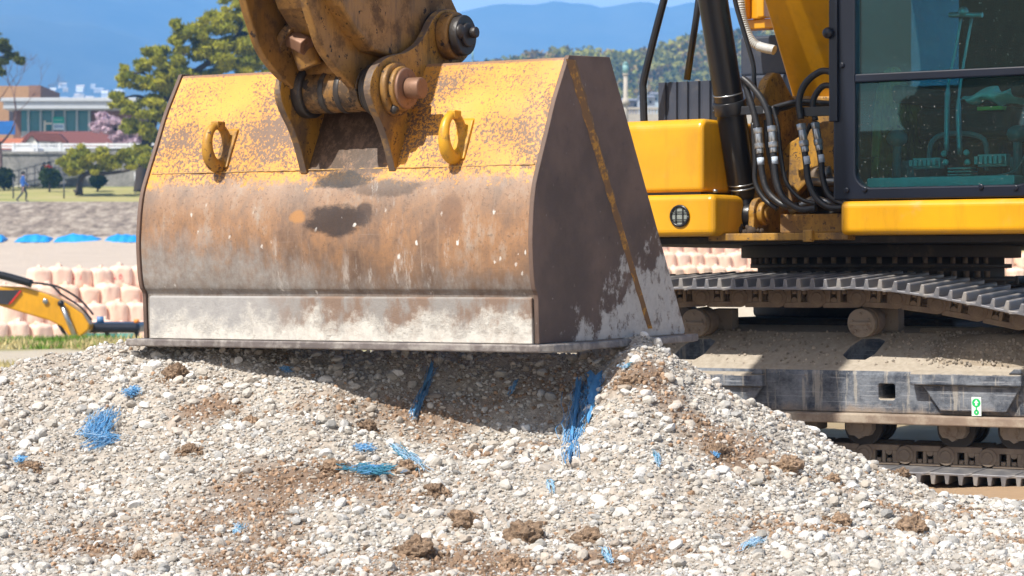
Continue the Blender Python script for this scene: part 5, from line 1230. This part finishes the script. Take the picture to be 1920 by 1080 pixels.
for pp in ([(280,250),(250,240),(232,232)], [(300,200),(260,180),(228,185)], [(310,188),(275,140),(240,140)], [(345,150),(310,120),(275,112)], [(400,110),(360,105),(335,100)], [(420,95),(380,70),(355,62)], [(300,205),(330,215),(350,230)], [(450,62),(500,80),(540,90)], [(272,285),(300,270),(318,268)]):
    mb.tube([at(a, b, YP+random.uniform(-.6, .6)) for a, b in pp], lambda t: .12*(1-t)+.03, 6)
obj('trunk', mb, BARK, T1)
YL = 155; bp = at(150, 352, YL); T2 = empty('pine_tree', (bp.x, YL, prof(YL, bp.x))); tag(T2, 'low spreading pine with a long horizontal branch above the lawn', 'tree')
crown('crown', blobs_px([(120,302,14),(145,312,20),(165,295,14),(155,280,9),(190,290,18),(205,305,20),(180,315,16),(235,292,18),(250,305,16),(275,300,16),(140,290,12),(130,320,10)], YL, 1.0, 11), .26, PINE, T2, True, 1.6)
mb = MB(); mb.tube([at(150, 366, YL), at(150, 340, YL), at(165, 325, YL), at(200, 325, YL), at(245, 318, YL), at(275, 305, YL)], lambda t: .16*(1-t)+.05, 7); mb.tube([at(143, 366, YL-.4), at(146, 345, YL-.2), at(150, 330, YL)], .09, 6); mb.tube([at(138, 356, YL-.6), at(146, 366, YL-.5)], .07, 5)
obj('trunk', mb, BARK, T2)
bp = at(-45, 360, 160); T3 = empty('pine_tree', (bp.x, 160, prof(160, bp.x))); tag(T3, 'pine at the left edge, only one dark tufted bough in the photo', 'tree')
crown('crown', blobs_px([(-40,100,30),(-5,85,16),(8,95,14),(22,108,12),(36,113,8),(3,118,10),(2,135,8),(-30,60,30),(-60,130,30)], 160, 1, 7), .28, ((.05, .07, .012), (.22, .22, .02)), T3, True, 1.5)
mb = MB(); mb.tube([at(-45, 365, 160), at(-50, 250, 160), at(-40, 150, 160), at(-30, 60, 160)], lambda t: .3*(1-t)+.08, 8); mb.tube([at(-42, 150, 160), at(-10, 110, 160), at(25, 108, 160)], lambda t: .1-.06*t, 6); obj('trunk', mb, BARK, T3)
# bare tree
bp = at(-12, 370, 163); T4 = empty('bare_tree', (bp.x, 163, prof(163, bp.x))); tag(T4, 'bare reddish twigged tree in front of the ochre block, left edge', 'tree')
mb = MB()
def twig(p, d, l, r, dep):
    q = p+d*l; mb.tube([p, p.lerp(q, .5)+Vector((random.uniform(-.1, .1)*l, 0, random.uniform(-.06, .06)*l)), q], lambda t: r*(1-.45*t), 4, 0, 2)
    if dep:
        for _ in range(3 if dep > 1 else 4): twig(q, (d+Vector((random.uniform(-.75, .75), random.uniform(-.6, .6), random.uniform(-.35, .45)))).normalized(), l*random.uniform(.6, .8), r*.5, dep-1)
twig(bp+Vector((0, 0, 0)), Vector((.12, 0, 1)).normalized(), 3.4, .16, 5)
obj('trunk', mb, plain('reddish twig bark', (.16, .10, .10), .9, 5), T4)
# cherry
bp = at(232, 300, 170); T5 = empty('cherry_tree', (bp.x, 170, 9)); tag(T5, 'pale pink flowering cherry tree behind the pine, above the brown roof', 'tree')
crown('crown', blobs_px([(195,225,16),(205,240,20),(225,250,18),(240,262,20),(255,255,20),(268,245,12),(180,238,10),(215,225,12),(230,232,12)], 176, 1, 8), .26, ((.50, .36, .42), (.72, .58, .63)), T5, False, 1.6)
mb = MB(); mb.tube([at(232, 300, 176), at(230, 265, 176), at(215, 240, 176)], .12, 6); mb.tube([at(230, 268, 176), at(250, 252, 176)], .07, 6); obj('trunk', mb, BARK, T5)
# bushes
for px, py, r, lb, Yb, cc in ((8, 334, 22, 'dark round bush at the left edge behind the lawn', 161, ((.018, .032, .008), (.05, .07, .015))), (93, 333, 22, 'round green bush on the lawn in front of the stone wall', 159, ((.03, .055, .008), (.09, .12, .02))), (183, 338, 17, 'dark low bush under the spreading pine', 160, ((.012, .024, .008), (.03, .05, .012))), (268, 332, 18, 'dark green bush beside the bucket\'s left edge', 160, ((.015, .03, .01), (.05, .08, .02)))):
    q = at(px, py, Yb); T = empty('bush', (q.x, Yb, prof(Yb, q.x))); tag(T, lb, 'bush', 'round bushes behind the lawn')
    L = [(px, py, r*.8)]+[(px+math.cos(a)*r*.5, py+math.sin(a)*r*.45, r*.5) for a in (0, 1.1, 2.2, 3.3, 4.4, 5.5)]
    crown('foliage', [((at(a, b, Yb).x, Yb+random.uniform(-.4, .4), at(a, b, Yb).z), c_/F*Yb, .95) for a, b, c_ in L], .16, cc, T, False, 1.6)
    mb = MB(); mb.cyl((q.x, Yb, prof(Yb, q.x)-.05), (q.x, Yb, q.z), .07, .04, 7); obj('stem', mb, BARK, T)

# ---- people
def person(loc, label, jacket, trousers, walk, scale=1.0, heading=0, skin=(.45, .28, .2)):
    s = walk
    J = {'pel': (0, 0, .95), 'sp': (0, 0, 1.18), 'ch': (0, -.02, 1.38), 'nk': (0, -.01, 1.5), 'hd': (0, -.03, 1.62), 'ht': (0, -.02, 1.72),
         'lh': (.1, 0, .92), 'lk': (.11, -.20*s-.02, .52), 'la': (.11, -.18*s, .10), 'lt': (.11, -.18*s-.17, .04),
         'rh': (-.1, 0, .92), 'rk': (-.11, .08*s-.02, .50), 'ra': (-.11, .38*s, .13), 'rt': (-.11, .38*s-.15, .04),
         'ls': (.19, 0, 1.41), 'le': (.25, .10*s, 1.15), 'lw': (.23, -.02*s-.08, .92), 'lf': (.23, -.05*s-.1, .83),
         'rs': (-.19, 0, 1.41), 're': (-.25, -.05*s, 1.15), 'rw': (-.23, -.2*s-.06, .95), 'rf': (-.23, -.25*s-.08, .87)}
    Rr = dict(pel=.145, sp=.135, ch=.16, nk=.055, hd=.095, ht=.07, lh=.10, lk=.062, la=.045, lt=.04, rh=.10, rk=.062, ra=.045, rt=.04, ls=.075, le=.052, lw=.038, lf=.035, rs=.075, re=.052, rw=.038, rf=.035)
    E = ['pel sp', 'sp ch', 'ch nk', 'nk hd', 'hd ht', 'pel lh', 'lh lk', 'lk la', 'la lt', 'pel rh', 'rh rk', 'rk ra', 'ra rt', 'ch ls', 'ls le', 'le lw', 'lw lf', 'ch rs', 'rs re', 're rw', 'rw rf']
    ks = list(J); me = bpy.data.meshes.new('person'); me.from_pydata([J[k] for k in ks], [tuple(ks.index(a) for a in e.split()) for e in E], []); 
    o = bpy.data.objects.new('tmp', me); C.objects.link(o); sk = o.modifiers.new('s', 'SKIN'); 
    if not me.skin_vertices: 
        bm = bmesh.new(); bm.from_mesh(me); bm.verts.layers.skin.verify(); bm.to_mesh(me); bm.free()
    for i, k in enumerate(ks): me.skin_vertices[0].data[i].radius = (Rr[k], Rr[k]*(.8 if k in ('pel', 'sp', 'ch') else 1)); me.skin_vertices[0].data[i].use_root = (k == 'pel')
    sb = o.modifiers.new('u', 'SUBSURF'); sb.levels = 2; sb.render_levels = 2
    bpy.context.view_layer.update(); m2 = bpy.data.meshes.new_from_object(o.evaluated_get(bpy.context.evaluated_depsgraph_get())); bpy.data.objects.remove(o); m2.name = 'person'
    m2.materials.clear()
    for m_ in (jacket, trousers, plain('skin', skin, .6), plain('dark shoe', (.12, .1, .1), .6)): m2.materials.append(m_)
    for p in m2.polygons:
        c = p.center; p.use_smooth = True
        hand = abs(c.x) > .17 and c.z < .93
        p.material_index = 2 if c.z > 1.52 or hand else (3 if c.z < .1 else (0 if c.z > .9 or abs(c.x) > .19 else 1))
    o = bpy.data.objects.new('person', m2); C.objects.link(o); put(o, Matrix.Translation(loc) @ Matrix.Rotation(heading, 4, 'Z') @ Matrix.Scale(scale, 4)); tag(o, label, 'person')
    mb = MB(); mb.sphere((0, -.005, 1.665), .115, (.95, 1.05, .95), n=14); obj('hair', mb, plain('dark hair', (.02, .018, .02), .7), o, WM[o.name])
q = at(43, 375, 149.2); person((q.x, 149.2, prof(149.2, q.x)), 'person in a blue jacket and dark trousers walking along the path', plain('blue jacket', (.02, .10, .36), .7), plain('navy trousers', (.02, .03, .05), .8), 1.0, 1.02, R(110))
q = at(91, 300, 163.2); person((q.x, 163.2, prof(163.2, q.x)+.05), 'person in a red top behind the round bush', plain('red top', (.75, .03, .05), .7), plain('dark trousers', (.03, .03, .04), .8), .2, .95, R(20))
q = at(83, 300, 163.8); person((q.x, 163.8, prof(163.8, q.x)+.02), 'person in black close beside the one in red', plain('black coat', (.02, .02, .03), .7), plain('black trousers', (.02, .02, .03), .8), .2, .93, R(-10))

# ---- buildings at the left
def wbox(mb, px0, px1, py0, py1, Y, d, m=0): a, b = at(px0, py1, Y), at(px1, py0, Y); mb.box(a.x, b.x, Y, Y+d, a.z, b.z, m)
Yb = 215; HB = empty('building', (at(120, 0, Yb).x, Yb, 10)); tag(HB, 'long low building with a pale flat roof and teal glass front', 'building')
mb = MB(); wbox(mb, 0, 262, 183, 190, Yb-2.5, 14); wbox(mb, 6, 258, 190.3, 204, Yb-2.3, 13); obj('roof', mb, plain('pale roof metal', (.50, .52, .54), .5, 2, .12), HB, None, .03)
mb = MB(); wbox(mb, 40, 170, 204.5, 262, Yb, .3); obj('glass_front', mb, plain('teal glass', (.02, .16, .17), .15, .8, .35, 0), HB)
for px in (53, 76, 99, 121, 144, 167): mb = MB(); wbox(mb, px-2, px+2, 204.5, 262, Yb-.3, .28); obj('column', mb, plain('grey column', (.36, .42, .44), .6), HB)
mb = MB(); wbox(mb, 40, 170, 246, 262, Yb-.1, .09); obj('base_wall', mb, plain('pale base', (.4, .42, .4), .8), HB)
mb = MB(); wbox(mb, 170.3, 262, 204.5, 262, Yb+.2, 6); wbox(mb, 25, 39.7, 204.5, 262, Yb+.2, 6); multi('brick_wall', mb, plain('brown brick', (.22, .11, .07), .85, 3), HB)
mb = MB(); wbox(mb, 188, 190, 204.5, 262, Yb-.1, .28); obj('downpipe', mb, plain('grey pipe', (.4, .4, .4), .6), HB)
mb = MB(); wbox(mb, 99.5, 120, 219, 231, Yb-.4, .08); sg_ = obj('banner', mb, plain('teal banner', (.0, .34, .25), .6, 2, .1, 0), None); tag(sg_, 'green and white banner hanging on the teal glass front', 'banner')
mb = MB(); wbox(mb, 99.5, 120, 231.2, 243.5, Yb-.4, .08); obj('banner_field', mb, plain('white banner', (.62, .72, .78), .6, 2, .06, 0), sg_)
mb = MB()
for i in range(4): wbox(mb, 102+i*4.2, 104.8+i*4.2, 234.5, 239.5, Yb-.43, .02)
for i in range(5): wbox(mb, 102+i*3.2, 104+i*3.2, 223.5, 226.5, Yb-.43, .02, 1)
obj('banner_marks', mb, [plain('blue lettering', (.12, .25, .45), .6), plain('pale lettering', (.3, .6, .5), .6)], sg_)
mb = MB(); wbox(mb, 82, 85, 226, 250, Yb-1.2, .2); wbox(mb, 85, 97, 230, 233, Yb-1.2, .2); tag(obj('signpost', mb, plain('cream post', (.6, .56, .45), .7)), 'cream post with a short arm in front of the glass', 'post')
Yo = 235; OB = empty('building', (at(20, 0, Yo).x, Yo, 10)); tag(OB, 'ochre brick block rising behind the flat roof', 'building')
mb = MB(); wbox(mb, -120, 54, 161, 262, Yo, 10); obj('front_wall', mb, plain('ochre brick', (.42, .24, .12), .85, 2), OB); mb = MB(); a, b = at(54.2, 262, Yo), at(76, 160, Yo); mb.box(a.x, b.x, Yo+.02, Yo+10, a.z, b.z); obj('side_wall', mb, plain('brown brick', (.26, .14, .09), .85, 2), OB)
mb = MB(); wbox(mb, 17, 29, 205, 232, Yo-1, .8); obj('dark_bay', mb, plain('dark bay', (.05, .04, .045), .7), OB)
mb = MB(); wbox(mb, -60, 28, 227, 252, 205, .1); bs_ = obj('blue_sheet', mb, plain('blue hoarding', (.01, .13, .42), .6, 2, .4)); tag(bs_, 'dark blue hoarding at the left edge below the ochre block', 'hoarding')
# brown roofed house
Yh = 185; HH = empty('house', (at(130, 0, Yh).x, Yh, 9)); tag(HH, 'small white house with a long reddish brown tiled roof', 'house')
zr, zev, zl2 = at(0, 246, Yh).z, at(0, 274, Yh).z, 8.9
def roofmat(n, c): 
    m = Mt(n, c, .8); w = m.N('ShaderNodeTexWave'); w.wave_type = 'BANDS'; w.bands_direction = 'Z'; m.link(m.sc(2.2), w.inputs[0]); w.inputs['Scale'].default_value = 1; w.inputs['Distortion'].default_value = .3
    m.base(m.mix(w.outputs[1], tuple(x*.6 for x in c), tuple(min(1, x*1.2) for x in c))); m.bump(w.outputs[1], .5, .1); return m.m
MR = roofmat('reddish brown tiles', (.20, .065, .05)); xA, xB, xC, xD = at(36, 0, Yh).x, at(58, 0, Yh).x, at(206, 0, Yh).x, at(224, 0, Yh).x
mb = MB(); v = [(xA, Yh-3.0, zev-.05), (xD, Yh-3.0, zev-.05), (xD, Yh+3.4, zev), (xA, Yh+3.4, zev), (xB, Yh, zr), (xC, Yh, zr)]
v2 = [(a, b, c-.14) for a, b, c in v]; mb.add(v+v2, [(0,1,5,4),(1,2,5),(2,3,4,5),(6,10,11,7),(7,11,8),(8,11,10,9),(0,6,7,1),(1,7,8,2),(2,8,9,3),(0,4,10,6),(3,9,10,4)])
obj('roof', mb, MR, HH)
xg0, xg1, xg2 = at(44, 0, Yh-3.1).x, at(59, 0, Yh-3.1).x, at(72, 0, Yh-3.1).x
mb = MB(); mb.prism([(xA+.35, zl2), (xD-.4, zl2), (xD-.4, zev-.2), (xC, zr-.3), (xB+.05, zr-.3), (xA+.35, zev-.2)], Yh-.05, Yh+.1, 1)
mb.box(xA+.4, xD-.5, Yh-2.6, Yh+3, zl2, zev-.12); obj('wall', mb, plain('white plaster', (.72, .70, .62), .85, 1, .08), HH)
mb = MB(); mb.prism([(xg0, zl2), (xg2, zl2), (xg2, zev+.05), (xg1-.05, zr-.45), (xg0, zev-.15)], Yh-3.25, Yh-3.1, 1); obj('gable', mb, plain('white plaster', (.74, .72, .64), .85, 1, .08), HH)
mb = MB(); wbox(mb, 72.5, 122, 262, 290, Yh-3.2, .5); obj('dormer_wall', mb, plain('pale plaster', (.62, .66, .66), .85, 1, .08), HH)
mb = MB(); wbox(mb, 94, 102, 267, 275, Yh-3.27, .06); obj('window', mb, plain('dark window', (.03, .05, .09), .3), HH)
mb = MB(); a = [at(px, py, Yh-3.3) for px, py in ((56,247),(110,250),(124,264),(130,275),(122,276),(116,266),(72,265),(60,254),(38,277),(32,277))]; mb.prism([(q.x, q.z) for q in a], Yh-3.45, Yh-2.0, 1); obj('dormer_roof', mb, MR, HH)
H3 = empty('house', (at(10, 0, 180).x, 180, 9)); tag(H3, 'house with an orange tiled roof at the left edge', 'house')
mb = MB(); a, b = at(-60, 277, 180), at(40, 258, 182); mb.add([(a.x, 180, a.z), (at(33, 0, 180).x, 180, a.z), (b.x, 183, b.z), (a.x, 183, b.z), (a.x, 180, a.z-.15), (at(33, 0, 180).x, 180, a.z-.15), (b.x, 183.1, b.z-.2), (a.x, 183.1, b.z-.2)], [(0,1,2,3),(4,7,6,5),(0,4,5,1),(1,5,6,2),(2,6,7,3),(3,7,4,0)])
obj('roof', mb, roofmat('orange tiles', (.50, .16, .07)), H3); mb = MB(); mb.box(a.x, at(30, 0, 180).x, 180.4, 184, 8.9, a.z-.16); obj('wall', mb, plain('pale wall', (.5, .48, .42), .85), H3)
Cr = empty('parked_car', (at(55, 0, 171).x, 171, 9.05)); tag(Cr, 'white car parked behind the guardrail', 'car')
xc = at(48, 0, 171).x; mb = MB(); mb.prism([(xc-.76, 9.2), (xc+.76, 9.2), (xc+.78, 9.55), (xc+.66, 9.62), (xc+.52, 9.82), (xc-.52, 9.82), (xc-.66, 9.62), (xc-.78, 9.55)], 170.2, 173.6, 1); obj('body', mb, plain('white car paint', (.75, .76, .77), .3, 1, .05), Cr, None, .05, 3)
for dx in (-.72, .56):
    mb = MB(); mb.cyl((xc+dx, 170.7, 9.3), (xc+dx+.16, 170.7, 9.3), .25, None, 18); obj('wheel', mb, M_rub, Cr)
mb = MB(); mb.prism([(xc-.58, 9.64), (xc+.58, 9.64), (xc+.47, 9.78), (xc-.47, 9.78)], 170.17, 170.21, 1); obj('window', mb, plain('dark glass', (.04, .05, .06), .2), Cr)

# ---- bridge with lamp pillars at the right
STN = plain('beige bridge stone', (.42, .38, .32), .9, 3)
Br = empty('bridge', (at(1230, 0, 175).x, 175, 9)); tag(Br, 'beige stone bridge parapet seen between bucket and handrail', 'bridge')
mb = MB(); wbox(mb, 1080, 1420, 214, 236, 175, .5); wbox(mb, 1080, 1420, 201, 205, 175, .5); obj('parapet', mb, STN, Br)
mb = MB()
for i in range(60): wbox(mb, 1082+i*5.6, 1084.6+i*5.6, 205, 214, 175.1, .2)
obj('balusters', mb, STN, Br)
for px, top, w, Yy, lb in ((1173, 118, 7, 172, 'stone lamp pillar with a green lantern right of the bucket'), (1211, 113, 3.5, 190, 'slimmer lamp post just behind the handrail'), (886, 92, 2, 185, 'thin lamp post between the linkage and the bucket\'s top edge')):
    L = empty('lamp_post', (at(px, 0, Yy).x, Yy, 9)); tag(L, lb, 'lamp post')
    a = at(px, top+20, Yy); sc_ = w/F*Yy; mb = MB(); mb.cyl((a.x, Yy, 9), (a.x, Yy, a.z), sc_*.8, sc_*.55, 12); mb.cyl((a.x, Yy, a.z-.15), (a.x, Yy, a.z), sc_*.7, sc_*.95, 12)
    if w > 3: mb.cyl((a.x, Yy, at(0, 196, Yy).z), (a.x, Yy, at(0, 184, Yy).z), sc_*1.3, sc_*.8, 12)
    obj('column', mb, STN if w > 5 else plain('grey green post', (.25, .33, .33), .6), L)
    mb = MB(); b = at(px, top+2, Yy); mb.cyl((a.x, Yy, a.z+.001), (a.x, Yy, b.z), sc_*.75, sc_*.85, 12); mb.cyl((a.x, Yy, b.z), (a.x, Yy, b.z+.14), sc_*1.0, sc_*.3, 12); obj('lantern', mb, plain('verdigris lantern', (.20, .36, .36), .5), L)
rs = [(1160, 1200, 188, 216, (.25, .24, .27), 'dark grey riverside building behind the lamp pillar'), (1200, 1228, 182, 214, (.45, .47, .5), 'pale grey riverside building behind the handrail'), (1222, 1250, 176, 214, (.42, .5, .55), 'bluish riverside building left of the ribbed cover'), (1120, 1168, 192, 216, (.5, .47, .42), 'beige riverside building close to the bucket')]
for a, b, t_, bt, c_, lb in rs:
    Yy = 260+random.uniform(-10, 10)+ (a % 7)*3; o = empty('building', (at(a, 0, Yy).x, Yy, 9)); tag(o, lb, 'building', 'riverside buildings behind the bridge')
    mb = MB(); wbox(mb, a, b, t_, bt+15, Yy, 6); obj('wall', mb, plain('wall', c_, .8, 1), o); mb = MB()
    q0, q1 = at(a-1, t_+1, Yy), at(b+1, t_-7, Yy); mb.prism([(Yy-.5, q0.z), (Yy+6.5, q0.z), (Yy+3, q1.z)], q0.x, q1.x, 0); obj('roof', mb, plain('grey roof', (.22, .23, .27), .7, 1), o)
    mb = MB(); wbox(mb, a+5, a+10, t_+6, t_+12, Yy-.05, .04); wbox(mb, b-11, b-6, t_+6, t_+12, Yy-.05, .04); obj('window', mb, plain('window dark', (.05, .06, .08), .3), o)

# ---- wooded hill
HP = [(700,150),(830,132),(940,117),(1000,104),(1040,98),(1100,96),(1160,104),(1200,98),(1240,86),(1290,72),(1340,66),(1420,62),(1600,70),(2100,90)]
def hillz(px, Y):
    top = ip(px, HP); Yc = 640; zt_ = EYE+(HY-top)/F*Yc
    k = sm((Y-470)/(Yc-470)) if Y < Yc else 1-.5*sm((Y-Yc)/200)
    return 10+(zt_-14)*k
vs = []; nx, ny = 90, 30
for j in range(ny+1):
    Y = 470+j*12
    for i in range(nx+1):
        px = 650+i*16; X = (px-CX)/F*640; vs.append((X, Y, hillz(px, Y)+2*mnoise.fractal(Vector((X*.03, Y*.03, 2)), 1, 2, 4)))
mb = MB(); mb.add(vs, [(j*(nx+1)+i, j*(nx+1)+i+1, (j+1)*(nx+1)+i+1, (j+1)*(nx+1)+i) for j in range(ny) for i in range(nx)], 0, True)
o = obj('hill', mb, plain('hill ground', (.10, .09, .04), .95, .05)); kind(o, 'structure')
V, Cc = [], []
for _ in range(1900):
    px = random.uniform(780, 1480); Y = random.uniform(480, 700); X = (px-CX)/F*640; z = hillz(px, Y); r = random.uniform(1.6, 3.6)
    n = 60; t = mnoise.noise(Vector((X*.05, Y*.03, 8)))+random.uniform(-.45, .45)
    c_ = (.36, .34, .05) if t > .25 else ((.27, .25, .05) if t > -.05 else ((.32, .22, .07) if t > -.35 else (.17, .18, .04)))
    v = leaves((X, Y, z+r*.6), r, n, 1.2, .9); V.append(v); Cc.append(np.repeat(np.clip(np.array(c_)*(1+.25*rng.standard_normal((n, 1))), .01, 1), 4, 0))
V = np.concatenate(V); o = bpy.data.objects.new('forest', np_mesh('forest', V, np.arange(len(V)).reshape(-1, 4), LEAF, np.concatenate(Cc))); C.objects.link(o); o['kind'] = 'stuff'

# ---- mountains
MPX = [(-900,-90),(-200,-60),(300,-50),(560,-30),(700,-5),(790,18),(835,22),(858,16),(900,8),(935,4),(975,6),(1005,8),(1040,0),(1075,6),(1100,4),(1125,12),(1150,9),(1190,2),(1215,3),(1250,14),(1275,9),(1300,3),(1340,8),(1500,20),(1700,5),(1900,15),(2600,40)]
vs = []; nx, ny = 190, 60; Yc = 4000
for j in range(ny+1):
    Y = 1100+j*(3600/ny)
    for i in range(nx+1):
        px = -800+i*18; X = (px-CX)/F*Yc; top = ip(px, MPX); zt_ = EYE+(HY-top)/F*Yc
        fw = sm((650-px)/500)
        k = ((Y-1100)/(Yc-1100)); k = max(0, min(1, k)); kk = fw*k+(1-fw)*k**2.2
        if Y > Yc: kk = 1-.4*(Y-Yc)/700
        z0 = 40; nn = mnoise.fractal(Vector((X*.0022, Y*.0012, 4)), .9, 2.1, 7); rid = 1-abs(mnoise.noise(Vector((X*.0035+.3*nn, Y*.0012, 1))))*2
        amp = 60*min(1, kk*1.4)*(1 if Y < Yc-300 else .12)
        vs.append((X, Y, z0+(zt_-z0)*kk+amp*(rid*.7+nn*.9-.5)))
mb = MB(); mb.add(vs, [(j*(nx+1)+i, j*(nx+1)+i+1, (j+1)*(nx+1)+i+1, (j+1)*(nx+1)+i) for j in range(ny) for i in range(nx)], 0, True)
m = Mt('far forest', (.03, .05, .04), .95); m.base(m.mix(m.noise((.010, .004, .02), 10, .8), (.008, .025, .03), (.22, .22, .15)))
kind(obj('mountain', mb, m.m), 'structure')
def mz(px, Y):
    k = (Y-1100)/(Yc-1100); return 40+(EYE+(HY-ip(px, MPX))/F*Yc-40)*k
MH = [plain('far white wall', (.85, .85, .83), .8, .1), plain('far tan wall', (.65, .58, .5), .8, .1), plain('far grey wall', (.5, .52, .55), .8, .1)]
FHs = []
for w in range(3):
    mb = MB(); mb.box(-6, 6, -4, 4, 0, 7); mb.prism([(-4.5, 7.002), (4.5, 7.002), (0, 9.5)], -6.5, 6.5, 0); FHs.append(mb.mesh('distant_house', [MH[w]]))
random.seed(5)
for i in range(46):
    px = random.uniform(20, 235); Y = random.uniform(1260, 1560); X = (px-CX)/F*Y
    py = random.choice([random.gauss(168, 8), random.gauss(175, 5)]); Y = next((yy for yy in range(1110, 3000, 6) if mz(px, yy) > EYE+(HY-py)/F*yy), 1500); X = (px-CX)/F*Y; z = EYE+(HY-py)/F*Y
    o = bpy.data.objects.new('distant_house', random.choice(FHs)); C.objects.link(o); s_ = random.uniform(.2, .42)
    # stand it on the slope
    kx = (z-20)/(EYE+(HY-ip(px, MPX))/F*Yc-40); 
    put(o, Matrix.Translation((X, Y, z-4)) @ Matrix.Rotation(random.uniform(-.6, .6), 4, 'Z') @ Matrix.Diagonal((s_*random.uniform(.7, 1.5), s_, s_*random.uniform(.7, 1.3), 1)))
    tag(o, 'tiny pale house of the town at the foot of the blue mountain', 'house', 'houses of the town below the mountain')

# ---- grass along the pit edge
n = 26000; X = rng.uniform(-9, -2.2, n); Y = np.where(rng.random(n) < .6, rng.uniform(31.5, 36.6, n), rng.uniform(17, 25.5, n)); X = np.where(Y < 28, X*.62, X)
pat = np.array([mnoise.fractal(Vector((float(a)*.9, float(b)*.5, 3)), .9, 2, 4) for a, b in zip(X, Y)]); keep = pat > -.15; X, Y, pat = X[keep], Y[keep], pat[keep]; n = len(X)
h = (.04+.07*rng.random(n)); a = rng.uniform(0, 6.28, n); w = .012+.01*rng.random(n); lean = rng.normal(0, .05, (n, 2))
p0 = np.stack([X-w*np.cos(a), Y-w*np.sin(a), np.full(n, -.03)], -1); p1 = np.stack([X+w*np.cos(a), Y+w*np.sin(a), np.full(n, -.03)], -1); p2 = np.stack([X+lean[:, 0], Y+lean[:, 1], h], -1)
V = np.stack([p0, p1, p2], 1).reshape(-1, 3); gcol = np.where((pat > .12)[:, None] & (Y > 31)[:, None], np.array([[.16, .27, .04]]), np.array([[.55, .46, .22]]))*(1+.2*rng.standard_normal((n, 1)))
o = bpy.data.objects.new('grass', np_mesh('grass', V, np.arange(len(V)).reshape(-1, 3), LEAF, np.repeat(np.clip(gcol, .02, .9), 3, 0))); C.objects.link(o); o['kind'] = 'stuff'

# ---- haze
mb = MB(); mb.box(-2600, 3200, -60, 4900, -5, 520); hz = obj('haze', mb, [])
m = bpy.data.materials.new('haze'); m.use_nodes = True; nt = m.node_tree; nt.nodes.clear(); out = nt.nodes.new('ShaderNodeOutputMaterial'); pv = nt.nodes.new('ShaderNodeVolumePrincipled')
pv.inputs['Color'].default_value = (.18, .50, 1, 1); pv.inputs['Density'].default_value = .00036; pv.inputs['Anisotropy'].default_value = -.25
nt.links.new(pv.outputs[0], out.inputs['Volume']); hz.data.materials.append(m); hz['kind'] = 'stuff'
